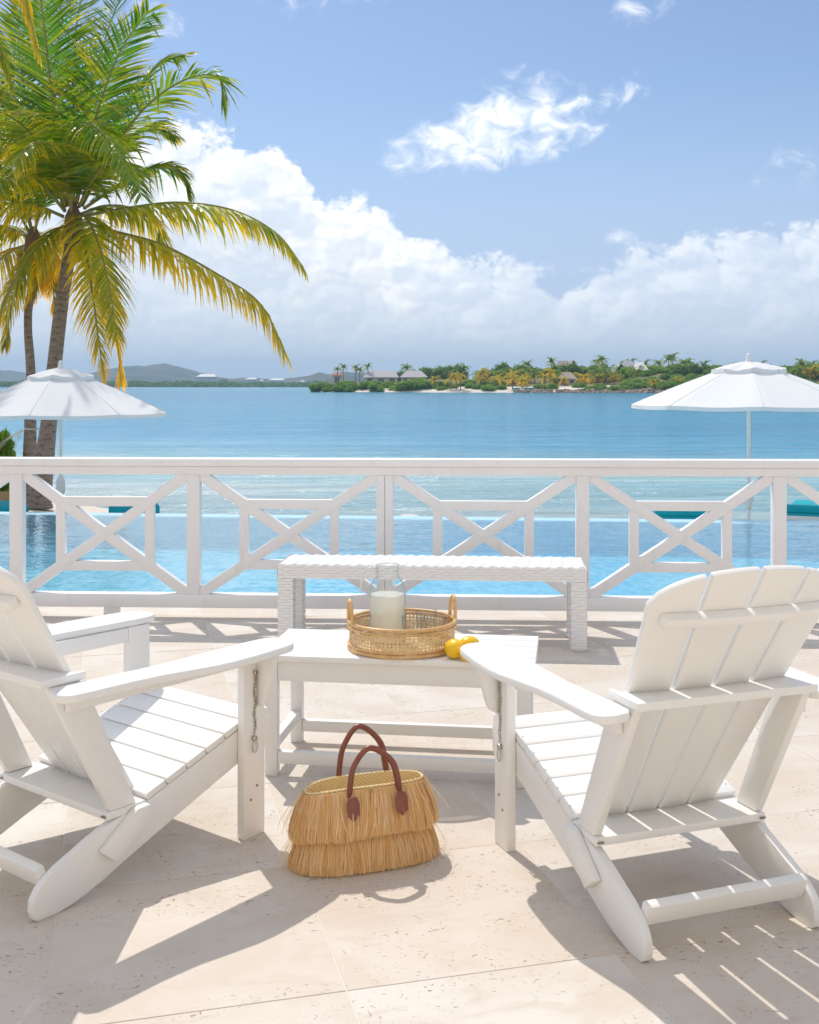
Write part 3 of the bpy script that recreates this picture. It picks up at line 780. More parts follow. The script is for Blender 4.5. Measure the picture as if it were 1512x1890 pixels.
chair_r = build_chair('white adirondack chair beside the lemons, its arched slatted back fully in view')
chair_l = copy_tree(chair_r); chair_l['label'] = 'white adirondack chair cut by the left picture edge, left of the straw bag'
ph = R(20); fR = Vector((-math.sin(ph), math.cos(ph))); rR = Vector((math.cos(ph), math.sin(ph)))
cr = Vector((0.592, 2.91)) + rR * 0.28; chair_r.location = (cr.x, cr.y, 0); chair_r.rotation_euler = (0, 0, ph)
th = R(38.5); fL = Vector((math.sin(th), math.cos(th))); rL = Vector((math.cos(th), -math.sin(th)))
cl = Vector((-1.0246, 3.13)) - rL * 0.28; chair_l.location = (cl.x, cl.y, 0); chair_l.rotation_euler = (0, 0, -th)


# ------------------------------------------------------------------ coffee table
def build_table():
    root = thing('coffee_table', 'low white slatted coffee table carrying a rattan tray, between the two chairs', 'table', (-0.023, 4.457, 0), R(-7.9))
    Wd, Dp, H = 1.04, 0.470, 0.46
    n = 5; g = 0.005; pw = (Dp - g * (n - 1)) / n
    for i in range(n):
        m = MB(); m.box((0, -Dp / 2 + pw / 2 + i * (pw + g), H - 0.0115), (Wd, pw, 0.023)); m.build('top_plank', M_CHAIR, root, bevel=0.003)
    lx, ly = Wd / 2 - 0.045, Dp / 2 - 0.032
    for sx in (-1, 1):
        for sy in (-1, 1):
            m = MB(); m.box((sx * lx, sy * ly, (H - 0.0235) / 2), (0.048, 0.042, H - 0.0235)); m.build('leg', M_CHAIR, root, bevel=0.003)
    for sy in (-1, 1):
        m = MB(); m.box((0, sy * (ly + 0.033 * 0.5 - 0.006 if False else ly), 0.398), (2 * lx - 0.049, 0.026, 0.076)); m.build('apron', M_CHAIR, root, bevel=0.002)
        m = MB(); m.box((0, sy * ly, 0.070), (2 * lx - 0.049, 0.034, 0.046)); m.build('stretcher', M_CHAIR, root, bevel=0.003)
    for sx in (-1, 1):
        m = MB(); m.box((sx * lx, 0, 0.398), (0.026, 2 * ly - 0.043, 0.076)); m.build('apron', M_CHAIR, root, bevel=0.002)
        m = MB(); m.box((sx * lx, 0, 0.115), (0.036, 2 * ly - 0.043, 0.040)); m.build('stretcher', M_CHAIR, root, bevel=0.003)
    return root
build_table()


# ------------------------------------------------------------------ wicker bench
def strand_wall(mb, P0, U, V, N, L, Hh, pitch_v, stake, amp, thick=0.0022, phase=0.0, jitter=0.0):
    """rows of flat strand running along U over and under stakes; real gaps between"""
    U, V, N, P0 = Vector(U), Vector(V), Vector(N), Vector(P0)
    rows = max(1, round(Hh / pitch_v)); pv = Hh / rows; ns = max(4, int(L / stake * 4))
    for r in range(rows):
        h = pv * 0.505; vs = []; fs = []
        for i in range(ns + 1):
            x = L * i / ns; o = amp * math.sin(math.pi * x / stake + (math.pi if r % 2 else 0) + phase)
            b = P0 + U * x + N * (o + amp) + V * (pv * (r + 0.5) + random.uniform(-jitter, jitter))
            e = h * (0.95 + 0.05 * math.sin(math.pi * x / stake + (math.pi if r % 2 else 0) + phase))
            vs += [b - V * e, b + N * thick * 0.9, b + V * e]
        for i in range(ns):
            for c in range(2): fs.append((i * 3 + c, (i + 1) * 3 + c, (i + 1) * 3 + c + 1, i * 3 + c + 1))
        mb.add(vs, fs)
    k = int(L / stake) + 1
    for i in range(k):
        x = (i + 0.5) * stake
        if x > L - 0.004: break
        c = P0 + U * x + N * amp
        mb.add([c - U * stake * 0.16, c + U * stake * 0.16, c + U * stake * 0.16 + V * Hh, c - U * stake * 0.16 + V * Hh], [(0, 1, 2, 3)])


def build_bench():
    root = thing('wicker_bench', 'long backless bench woven in white resin wicker, in front of the railing', 'bench', (0.135, 6.575, 0), R(-4.5))
    Wd, Dp, H, T, Lg = 1.735, 0.405, 0.474, 0.085, 0.088
    m = MB(); x0, y0 = -Wd / 2, -Dp / 2
    # seat: top with broad ripples, four rails, underside
    rows = 26; pv = Dp / rows; ns = 320
    for r in range(rows):
        vs = []; fs = []
        for i in range(ns + 1):
            x = Wd * i / ns; ph_ = 2 * math.pi * (x - 0.0012 * r) / 0.0625
            o = 0.0024 * math.sin(ph_) + 0.0005 * math.sin(ph_ * 0.5 + math.pi * r)
            edge = min(1, x / 0.02, (Wd - x) / 0.02, (r + 0.6) / 1.4, (rows - r - 0.4) / 1.4); zz = H - 0.010 + o - 0.010 * (1 - edge) ** 2
            yc = y0 + pv * (r + 0.5)
            vs += [(x0 + x, yc - pv * 0.43, zz - 0.001), (x0 + x, yc, zz + 0.001), (x0 + x, yc + pv * 0.43, zz - 0.001)]
        for i in range(ns):
            for c in range(2): fs.append((i * 3 + c, (i + 1) * 3 + c, (i + 1) * 3 + c + 1, i * 3 + c + 1))
        m.add(vs, fs)
    for i in range(int(Wd / 0.0625)):
        x = x0 + 0.0625 * (i + 0.25); m.tube([(x, y0 + 0.004, H - 0.0145), (x, y0 + Dp - 0.004, H - 0.0145)], 0.0042, 6)
    m.build('seat_top', M_WICK, root, smooth=True)
    m = MB()
    for sy in (-1, 1):
        strand_wall(m, (x0, sy * Dp / 2, H - T - 0.004), (1, 0, 0), (0, 0, 1), (0, sy, 0), Wd, T - 0.010, 0.0165, 0.036, 0.0026)
    for sx in (-1, 1):
        strand_wall(m, (sx * Wd / 2, y0, H - T - 0.004), (0, 1, 0), (0, 0, 1), (sx, 0, 0), Dp, T - 0.010, 0.0165, 0.036, 0.0026)
    for sy in (-1, 1): m.box((0, sy * (Dp / 2 - 0.012), H - T / 2 - 0.006), (Wd - 0.012, 0.02, T - 0.022))
    for sx in (-1, 1): m.box((sx * (Wd / 2 - 0.012), 0, H - T / 2 - 0.006), (0.02, Dp - 0.06, T - 0.022))
    m.build('seat_rail', M_WICK, root, smooth=True, angle=R(40))
    for sx in (-1, 1):
        for sy in (-1, 1):
            cx, cy = sx * (Wd / 2 - Lg / 2), sy * (Dp / 2 - Lg / 2); m = MB(); hz_ = H - T - 0.006
            for nx, ny in ((1, 0), (-1, 0), (0, 1), (0, -1)):
                u = (abs(ny), abs(nx), 0); p0 = (cx + nx * (Lg / 2 - 0.003) - u[0] * Lg / 2, cy + ny * (Lg / 2 - 0.003) - u[1] * Lg / 2, 0.012)
                strand_wall(m, p0, u, (0, 0, 1), (nx, ny, 0), Lg, hz_ - 0.012, 0.0165, 0.036, 0.0026, jitter=0.0006)
            m.box((cx, cy, hz_ / 2), (Lg - 0.012, Lg - 0.012, hz_ - 0.002)); 
            lg = m.build('leg', M_WICK, root, smooth=True, angle=R(40))
            m = MB(); m.tube([(cx, cy, 0.0), (cx, cy, 0.0115)], Lg * 0.4, 16); m.build('foot_pad', M_POLE, lg)
    return root
build_bench()


# ------------------------------------------------------------------ rattan tray, pitcher, tumblers, lemons
TZ = 0.4605
def ring(r, z, tr, n=64, c=(0, 0)): return [(c[0] + r * math.cos(2 * math.pi * i / n), c[1] + r * math.sin(2 * math.pi * i / n), z) for i in range(n)]
def build_tray():
    root = thing('rattan_tray', 'round rattan tray with cane webbing sides and two loop handles, on the table', 'tray', (-0.029, 4.420, TZ), R(13))
    r = 0.203; h = 0.105
    m = MB(); m.tube(ring(r + 0.003, h, 0), 0.0075, 10, closed=True); m.tube(ring(r + 0.006, h - 0.015, 0), 0.0052, 8, closed=True); rim = m.build('rim', M_RATTAN, root, smooth=True)
    m = MB(); m.tube(ring(r + 0.002, 0.0085, 0), 0.0085, 10, closed=True); m.tube(ring(r + 0.004, 0.0225, 0), 0.0058, 8, closed=True); base = m.build('base_hoop', M_RATTAN, root, smooth=True)
    for a0 in (-1.72, 0.3, 1.9, 3.4):
        m = MB()
        for i in range(9):
            a = a0 + i * 0.021; cx, cy = (r + 0.002) * math.cos(a), (r + 0.002) * math.sin(a)
            m.tube([(cx + 0.0100 * math.cos(q * math.pi / 5) * math.cos(a), cy + 0.0100 * math.cos(q * math.pi / 5) * math.sin(a), 0.0102 + 0.0101 * math.sin(q * math.pi / 5)) for q in range(10)], 0.0021, 5, closed=True)
        m.build('binding', M_CANE, base, smooth=True)
    m = MB(); m.lathe([(0.0005, 0.012), (r, 0.012)], 48); m.lathe([(0.0005, 0.008), (r, 0.008)], 48); m.build('base_panel', M_CANE, root)
    # cane webbing: paired uprights, rings and two diagonals, with the open eyes between them
    m = MB(); z0, z1 = 0.026, h - 0.018; N = 84
    def strip(pts, wv, out):
        vs = []; n = len(pts)
        for i, (a, z) in enumerate(pts):
            rr = r + out; a0, zz0 = pts[max(i - 1, 0)]; a1, zz1 = pts[min(i + 1, n - 1)]
            dxx, dzz = (a1 - a0) * r, zz1 - zz0; L = math.hypot(dxx, dzz) or 1; px, pz = -dzz / L * wv / 2, dxx / L * wv / 2
            for s_ in (-1, 1): vs.append((rr * math.cos(a + s_ * px / r), rr * math.sin(a + s_ * px / r), z + s_ * pz))
        m.add(vs, [(2 * i, 2 * i + 2, 2 * i + 3, 2 * i + 1) for i in range(n - 1)])
    dA = 2 * math.pi / N; rowsn = 5; dZ = (z1 - z0) / rowsn
    for i in range(N):
        a = i * dA
        for o in (-0.10, 0.10): strip([(a + o * dA, z0), (a + o * dA, z1)], 0.0021, 0.0)
        strip([(a + dA * (0.5 + q), z0 + dZ * q) for q in range(rowsn + 1)], 0.0030, 0.0012)
        strip([(a + dA * (0.5 - q), z0 + dZ * q) for q in range(rowsn + 1)], 0.0030, 0.0019)
    for q in range(rowsn + 1):
        for o in (-0.10, 0.10): strip([(i * dA, z0 + dZ * (q + o) if 0 < q < rowsn else z0 + dZ * q + o * 0.01) for i in range(N + 1)], 0.0023, 0.0006)
    m.build('cane_webbing', M_CANE, root, kind='stuff')
    m = MB()
    for a in (-1.1, 0.35, 1.5, 2.9, -2.4): m.tube([((r - 0.003) * math.cos(a), (r - 0.003) * math.sin(a), 0.02), ((r - 0.003) * math.cos(a), (r - 0.003) * math.sin(a), h)], 0.004, 8)
    m.build('upright', M_RATTAN, root, smooth=True)
    for s in (-1, 1):
        pts = []
        for q in range(19):
            t = q / 18; a = math.pi * t; yy = 0.040 * math.cos(a); lift = max(0.0, math.sin(a)) ** 0.55
            pts.append((s * (r - 0.001 + 0.004 * lift), yy, 0.070 + 0.120 * lift))
        m = MB(); m.tube(pts, 0.0072, 10); m.build('handle', M_RATTAN, root, smooth=True)
    return root
build_tray()
TRAYF = TZ + 0.0125


def build_pitcher():
    root = thing('glass_pitcher', 'ribbed clear glass pitcher of cloudy lemonade standing in the tray', 'pitcher', (-0.086, 4.452, TRAYF), 0)
    fl = lambda rr, z, a: 0.0011 * math.cos(28 * a) * (1 if 0.02 < z < 0.215 else 0)
    out = [(0.001, 0.0), (0.060, 0.0), (0.068, 0.004), (0.0705, 0.014), (0.0712, 0.05), (0.0712, 0.12), (0.0708, 0.195), (0.069, 0.218), (0.064, 0.233), (0.055, 0.246), (0.048, 0.254), (0.0445, 0.262), (0.0435, 0.276), (0.0445, 0.290), (0.0465, 0.302)]
    m = MB(); m.lathe(out + [(0.0445, 0.303)] + [(max(r - 0.003, 0.001), z + (0.004 if z < 0.003 else 0)) for r, z in reversed(out[:-1])], 84, flute=fl)
    body = m.build('body', M_GLASS, root, smooth=True, angle=R(60))
    m = MB(); lp = [(0.001, 0.0055), (0.056, 0.0055), (0.0655, 0.012), (0.0672, 0.05), (0.0676, 0.12), (0.0672, 0.188), (0.0655, 0.1885), (0.001, 0.187)]
    m.lathe(lp, 84, flute=lambda rr, z, a: 0.0008 * math.cos(28 * a) if rr > 0.06 else 0); m.build('lemonade', M_LEMONADE, root, smooth=True, angle=R(50))
    m = MB(); hp = smoothpath([(-0.044, 0, 0.283), (-0.064, 0, 0.287), (-0.088, 0, 0.278), (-0.099, 0, 0.255), (-0.103, 0, 0.225), (-0.107, 0, 0.195)], 22)
    m.tube(hp, [0.0075 - 0.0015 * i / 21 for i in range(22)], 12, flat=0.85); m.build('handle', M_THICKGLASS, root, smooth=True)
    m = MB(); m.tube(ring(0.046, 0.302, 0, 48), 0.0026, 8, closed=True); m.tube(ring(0.0445, 0.275, 0, 48), 0.0016, 8, closed=True); m.build('lip', M_THICKGLASS, root, smooth=True)
    return root
build_pitcher()


def build_tumbler(x, y, label):
    prof = [(0.001, 0.0), (0.030, 0.0), (0.033, 0.003), (0.0345, 0.012), (0.0385, 0.06), (0.0415, 0.112), (0.0405, 0.113), (0.0372, 0.06), (0.033, 0.014), (0.030, 0.010), (0.001, 0.009)]
    m = MB(); m.lathe(prof, 48); m.tube(ring(0.041, 0.1125, 0, 48), 0.0012, 6, closed=True)
    o = m.build('tumbler', M_GLASS, None, smooth=True, angle=R(50)); o.location = (x, y, TRAYF)
    return tag(o, label, 'glass', 'clear glasses in the rattan tray')
build_tumbler(0.066, 4.508, 'empty clear tumbler in the tray, rearmost of the three')
build_tumbler(0.098, 4.420, 'empty clear tumbler in the tray, next to its handle near the lemons')
build_tumbler(0.012, 4.395, 'empty clear tumbler in the tray, the one closest to the pitcher')


def build_lemon(x, y, rz, tilt, r, label):
    root = thing('lemon', label, 'lemon', (x, y, TZ), 0, 'lemons on the table')
    prof = []
    for i in range(25):
        t = i / 24; a = math.pi * t; z = -math.cos(a) * r * 1.16; rr = math.sin(a) ** 0.9 * r
        nip = 0.10 * r * math.exp(-((1 - t) / 0.07) ** 2) + 0.04 * r * math.exp(-(t / 0.06) ** 2); z += nip * (2.4 if t > 0.5 else -2.0)
        prof.append((max(rr, 0.0006), z))
    m = MB(); m.lathe(prof, 32); o = m.build('peel', M_LEMON, root, smooth=True); o.rotation_euler = (R(tilt), 0, R(rz)); o.location = (0, 0, r * 0.995)
    m = MB(); m.lathe([(0.0006, 0.002), (0.0028, 0.001), (0.0032, -0.002)], 10); s = m.build('stem_scar', M_HUSK, o); s.location = (0, 0, -r * 1.24)
    return root
build_lemon(0.168, 4.236, 20, 84, 0.0365, 'round yellow lemon touching the tray, nearest to the camera edge of the table')
build_lemon(0.222, 4.185, 75, 80, 0.034, 'yellow lemon half hidden behind the chair arm, in front of another')
build_lemon(0.226, 4.290, -60, 86, 0.036, 'yellow lemon lying behind the other two beside the tray')


# ------------------------------------------------------------------ straw bag with raffia fringe
def build_bag():
    root = thing('straw_bag', 'straw basket bag with two tiers of raffia fringe and brown leather handles', 'bag', (-0.140, 3.555, 0), R(19))
    a0, b0, a1, b1, Hb = 0.200, 0.080, 0.191, 0.059, 0.247
    def oval(phi, z, off=0.0):
        t = z / Hb; a = a0 + (a1 - a0) * t + off; b = b0 + (b1 - b0) * t + off; e = 0.62
        c, s = math.cos(phi), math.sin(phi)
        return Vector((a * math.copysign(abs(c) ** e, c), b * math.copysign(abs(s) ** (e + 0.2), s), z))
    def sag(phi): return -0.014 * math.cos(phi) ** 2 * (1 if math.cos(phi) < 0 else 0.2) - 0.004
    m = MB(); n = 72; zs = [0.004, 0.05, 0.10, 0.15, 0.20, Hb]
    for z in zs:
        for i in range(n):
            p = oval(2 * math.pi * i / n, z); p.z += sag(2 * math.pi * i / n) * (z / Hb); m.v.append(tuple(p))
    for z in reversed(zs[1:]):
        for i in range(n):
            p = oval(2 * math.pi * i / n, z, -0.006); p.z += sag(2 * math.pi * i / n) * (z / Hb); m.v.append(tuple(p))
    rws = len(zs) * 2 - 1
    for j in range(rws - 1):
        for i in range(n): m.f.append((j * n + i, j * n + (i + 1) % n, (j + 1) * n + (i + 1) % n, (j + 1) * n + i))
    m.f.append(tuple(reversed(range(n)))); m.f.append(tuple((rws - 1) * n + i for i in range(n)))
    m.build('basket_body', M_STRAW, root, smooth=True, angle=R(50))
    pts = []
    for i in range(96):
        p = oval(2 * math.pi * i / 96, Hb, -0.002); p.z += sag(2 * math.pi * i / 96); pts.append(p)
    rim = MB(); rim.tube(pts, 0.0042, 6, closed=True)
    for i in range(0, 190):
        ph_ = 2 * math.pi * i / 190; p = oval(ph_, Hb, -0.002); p.z += sag(ph_); q = oval(ph_ + 0.03, Hb, -0.002); q.z += sag(ph_ + 0.03)
        rim.tube([p + Vector((0, 0, 0.0046)), (p + q) / 2 + (p - Vector((0, 0, p.z))).normalized() * 0.005, q - Vector((0, 0, 0.004))], 0.0014, 4)
    rim.build('plaited_rim', M_STRAW, root, smooth=True)
    tab = []; acc = 0.0; prev = oval(0, 0.12)
    for i in range(1, 1441):
        q = oval(2 * math.pi * i / 1440, 0.12); acc += (q - prev).length; prev = q; tab.append(acc)
    def phi_at(u):                                    # angle at a fraction of the perimeter
        lo, hi = 0, 1439; tgt = u % 1.0 * acc
        while lo < hi:
            mid = (lo + hi) // 2
            if tab[mid] < tgt: lo = mid + 1
            else: hi = mid
        return 2 * math.pi * (lo + 1) / 1440
    rnd = random.Random(11)
    def tier(name, ztop, zlow, flare, count, curl, offs):
        mb = MB()
        for i in range(count):
            ph_ = phi_at((i + rnd.random()) / count); lay = rnd.random()
            root_ = oval(ph_, ztop, offs + 0.004 * lay); root_.z += sag(ph_) * (ztop / Hb)
            outw = Vector((math.cos(ph_) / 1.0, math.sin(ph_) * 1.6, 0)).normalized()
            tang = Vector((-outw.y, outw.x, 0))
            ln = (ztop - zlow) * (rnd.uniform(0.93, 1.04) + 0.03 * math.sin(ph_ * 6)); fl = flare * rnd.uniform(0.70, 1.10) * (1 - 0.25 * lay) + lay * 0.008
            clump = math.sin(ph_ * 23 + 3 * math.sin(ph_ * 7)) * 0.006
            sw = rnd.gauss(0, 0.0045) + clump + curl * math.sin(ph_ * 5)
            if rnd.random() < 0.015: fl *= 1.9; sw *= 2.5; ln *= 0.9
            p1 = root_ + outw * (fl * 0.55 + 0.004) + tang * sw * 0.4 - Vector((0, 0, ln * 0.38))
            p2 = root_ + outw * (fl * 0.92 + 0.004) + tang * sw * 0.8 - Vector((0, 0, ln * 0.72))
            p3 = root_ + outw * (fl * 1.02 + 0.004 + rnd.uniform(-0.004, 0.006)) + tang * sw * 1.25 - Vector((0, 0, ln))
            P = [root_, p1, p2, p3]
            for q in P: q.z = max(q.z, 0.003 + 0.004 * rnd.random())
            wd = rnd.uniform(0.0006, 0.0012); tw = (tang * math.cos(rnd.uniform(-0.9, 0.9)) + outw * rnd.uniform(-0.6, 0.6)).normalized()
            vs = []
            for k_, q in enumerate(P): w_ = wd * (1.0 if k_ < 3 else 0.45); vs += [q - tw * w_, q + tw * w_]
            mb.add(vs, [(2 * j, 2 * j + 1, 2 * j + 3, 2 * j + 2) for j in range(3)], min(1, max(0, rnd.gauss(0.58, 0.28))))
        mb.build(name, M_RAFFIA, root, attr_name='tone', kind='stuff')
    tier('upper_fringe', Hb - 0.003, 0.112, 0.037, 9000, 0.002, 0.003)
    tier('lower_fringe', 0.128, 0.003, 0.036, 9500, 0.002, 0.0)
    # handles
    def handle(ysign, xs, top, lean, tabs):
        xa, xb = xs; yb = ysign * (b1 + 0.007)
        za = Hb - 0.008
        path = smoothpath([(xa, yb, za - 0.03), (xa + 0.002, yb * 1.02, za + 0.02), (xa + 0.016, yb + lean * 0.5, za + (top - za) * 0.62), ((xa + xb) / 2 - 0.012, yb + lean, top), (xb - 0.022, yb + lean * 0.6, za + (top - za) * 0.66), (xb - 0.001, yb * 1.02, za + 0.025), (xb + 0.004, yb, za - 0.03)], 40)
        m = MB(); m.tube(path, 0.0115, 12, flat=0.72); h = m.build('handle', M_LEATHER, root, smooth=True)
        if tabs:
            for x in xs:
                m = MB(); pp = [(-0.021, 0.012), (-0.013, 0.030), (0.013, 0.030), (0.021, 0.012), (0.019, -0.022), (0.0, -0.038), (-0.019, -0.022)]
                m.prism(pp, 0.038, 0.043, lambda a, b, c, x=x: (x + a, ysign * (b1 + c + (0.03 - b) * 0.24), Hb - 0.045 + b)); m.build('leather_tab', M_LEATHER, h, bevel=0.0015)
    handle(-1, (-0.068, 0.086), 0.364, 0.004, True)
    handle(1, (-0.066, 0.090), 0.394, 0.000, False)
    return root
build_bag()


# ------------------------------------------------------------------ umbrellas
def build_umbrella(px, Y, apex_z, edge_z, r, rot, label):
    X = (px - CXP) * Y / FPX; gz = -0.80
    root = thing('patio_umbrella', label, 'umbrella', (X, Y, gz), R(rot), 'white patio umbrellas by the beach')
    az_, ez = apex_z - gz, edge_z - gz
    m = MB(); m.tube([(0, 0, 0.05), (0, 0, az_ - 0.02)], 0.024, 14); pole = m.build('pole', M_POLE, root, smooth=True, angle=R(50))
    m = MB(); m.lathe([(0.03, 0.0), (0.034, 0.0), (0.038, 0.05), (0.062, 0.10), (0.066, 0.24), (0.044, 0.32), (0.026, 0.34)], 20); s = m.build('pole_sleeve', M_POLE, pole, smooth=True); s.location = (0, 0, 0.62)
    m = MB(); m.lathe([(0.001, 0.0), (0.27, 0.0), (0.28, 0.02), (0.27, 0.05), (0.05, 0.08), (0.03, 0.30), (0.001, 0.30)], 32); m.build('base', M_PLATE, root, smooth=True, angle=R(40))
    hh = az_ - ez
    def cpt(t, a):   # t 0 centre .. 1 edge, panel sag between the ribs
        k = (a / (math.pi / 4)) % 1.0; sagk = 4 * k * (1 - k)
        poly = math.cos(math.pi / 8) / math.cos((k - 0.5) * math.pi / 4); rr = t * r * (poly * 0.9 + 0.1 * 1) / math.cos(math.pi / 8) * math.cos(math.pi / 8)
        rr = t * r * poly / 1.0 / math.cos(math.pi / 8) * math.cos(math.pi / 8)
        corner = t * r / math.cos(0) ; rr = r * t * math.cos(math.pi / 8) / math.cos((k - 0.5) * math.pi / 4)
        z = az_ - hh * (t ** 1.12) - 0.055 * sagk * t * (1 - 0.5 * t) + 0.012 * sagk * t ** 6 + 0.006 * mnoise.noise(Vector((a * 3, t * 4, 0.3)))
        return (rr * math.sin(a), -rr * math.cos(a), z)
    m = MB(); na = 64; ts = [0.14, 0.3, 0.45, 0.6, 0.75, 0.9, 1.0]
    for t in ts:
        for i in range(na): m.v.append(cpt(t, 2 * math.pi * i / na))
    for i in range(na):
        p = Vector(cpt(1.0, 2 * math.pi * i / na)); m.v.append((p.x * 1.004, p.y * 1.004, p.z - 0.05))
    for j in range(len(ts)):
        for i in range(na): m.f.append((j * na + i, j * na + (i + 1) % na, (j + 1) * na + (i + 1) % na, (j + 1) * na + i))
    can = m.build('canopy', M_CANVAS, root, smooth=True, angle=R(50))
    seam = MB()
    for q in range(8):
        a = q * math.pi / 4; seam.tube([tuple(Vector(cpt(t, a)) + Vector((0, 0, 0.002))) for t in ts], 0.0032, 5)
    seam.build('seam', M_CANVAS, can, smooth=True)
    m = MB(); tv = [0.02, 0.1, 0.2, 0.27, 0.315]
    for t in tv:
        for i in range(na):
            a = 2 * math.pi * i / na; p = Vector(cpt(t, a)); rip = 0.012 * math.sin(5 * a + 1) * (t / 0.315) ** 3 + 0.006 * math.sin(17 * a) * (t / 0.315) ** 4
            m.v.append((p.x, p.y, p.z + 0.055 * (t / 0.315) ** 0.8 + rip))
    for i in range(na):
        p = Vector(m.v[(len(tv) - 1) * na + i]); m.v.append((p.x * 1.01, p.y * 1.01, p.z - 0.055))
    for j in range(len(tv)):
        for i in range(na): m.f.append((j * na + i, j * na + (i + 1) % na, (j + 1) * na + (i + 1) % na, (j + 1) * na + i))
    m.build('vent_flap', M_CANVAS, root, smooth=True, angle=R(55))
    m = MB(); m.lathe([(0.001, 0.11), (0.016, 0.107), (0.028, 0.09), (0.034, 0.05), (0.042, 0.0), (0.05, -0.02)], 20); f = m.build('finial', M_POLE, root, smooth=True); f.location = (0, 0, az_ - 0.005)
    for q in range(8):
        a = q * math.pi / 4; m = MB(); p1 = Vector(cpt(0.99, a)); m.bar((0, 0, az_ - 0.05), p1 - Vector((0, 0, 0.02)), 0.02, 0.012)
        pm = Vector((0, 0, az_ - 0.05)).lerp(p1, 0.5); m.bar((0, 0, ez - 0.02), pm - Vector((0, 0, 0.01)), 0.014, 0.01); m.build('rib', M_POLE, root)
    m = MB(); m.tube([(0, 0, ez - 0.06), (0, 0, ez + 0.02)], 0.04, 14); m.build('runner', M_POLE, root)
    return root
build_umbrella(1382, 15.2, 1.795, 1.215, 1.535, -10, 'white canvas umbrella in front of the far peninsula')
build_umbrella(112, 16.5, 1.73, 1.075, 1.53, 2, 'white canvas umbrella in front of the two palm trunks')


# ------------------------------------------------------------------ sun loungers, stool, hammock
def build_lounger(px, topy, Y, wpx, label, rz=0.0):
    X = (px - CXP) * Y / FPX; ztop = CAMH - (topy - HZN) * Y / FPX; wdt = wpx * Y / FPX; gz = -0.80
    root = thing('sun_lounger', label, 'sun lounger', (X, Y, gz), rz + math.atan(-X / Y), 'turquoise sun loungers beyond the pool')
    h = ztop - gz
    m = MB(); m.box((0, 0.95, h - 0.225), (wdt, 1.95, 0.05)); fr = m.build('frame', M_POLE, root, bevel=0.01)
    for sx in (-1, 1):
        for yy in (0.12, 1.8):
            m = MB(); m.box((sx * (wdt / 2 - 0.06), yy, (h - 0.25) / 2), (0.05, 0.06, h - 0.25)); m.build('leg', M_POLE, root)
    m = MB(); m.box((0, 0.96, h - 0.145), (wdt * 0.97, 1.9, 0.11)); m.build('mattress', M_TEAL, root, bevel=0.03, segs=3)
    m = MB(); pr = [(0.0, -0.09), (0.015, -0.02), (0.06, 0.0), (0.24, 0.0), (0.30, -0.03), (0.31, -0.09)]
    m.prism(pr, -wdt * 0.48, wdt * 0.48, lambda a, b, c: (c, a + 0.02, h + b)); m.build('head_cushion', M_TEAL, root, bevel=0.02, segs=3)
    m = MB(); m.box((0, 0.01, h - 0.16), (wdt * 1.02, 0.03, 0.06)); m.build('head_rail', M_POLE, root, bevel=0.006)
    return root
build_lounger(1256, 941, 15.6, 97, 'turquoise sun lounger seen in the railing panel under the umbrella at right', R(3))
build_lounger(1505, 936, 15.4, 112, 'turquoise sun lounger cut off by the right picture edge', R(-3))
build_lounger(248, 936, 16.0, 96, 'turquoise sun lounger just right of the palm trunks')
build_lounger(4, 936, 15.9, 100, 'turquoise sun lounger cut off by the left picture edge', R(5))

stool = thing('beach_stool', 'small white domed stool showing just above the pool edge', 'stool', (0.0, 15.25, -0.80), 0)
m = MB(); m.lathe([(0.001, 0.545), (0.08, 0.54), (0.15, 0.515), (0.20, 0.47), (0.22, 0.42), (0.22, 0.40), (0.001, 0.395)], 40); m.build('seat_dome', M_CANVAS, stool, smooth=True, angle=R(40))
for q in range(3):
    a = q * 2.094 + 0.4; m = MB(); m.bar((0.13 * math.cos(a), 0.13 * math.sin(a), 0.40), (0.19 * math.cos(a), 0.19 * math.sin(a), 0.0), 0.03, 0.03, (0.1, 0.2, 0.1)); m.build('leg', M_POLE, stool)
m = MB()
for q in range(10):
    a = q * math.pi / 5; m.tube([(rr * math.cos(a), rr * math.sin(a), z + 0.002) for rr, z in ((0.01, 0.545), (0.08, 0.54), (0.15, 0.515), (0.20, 0.47), (0.22, 0.42))], 0.004, 5)
m.build('seam', M_CANVAS, stool, smooth=True)


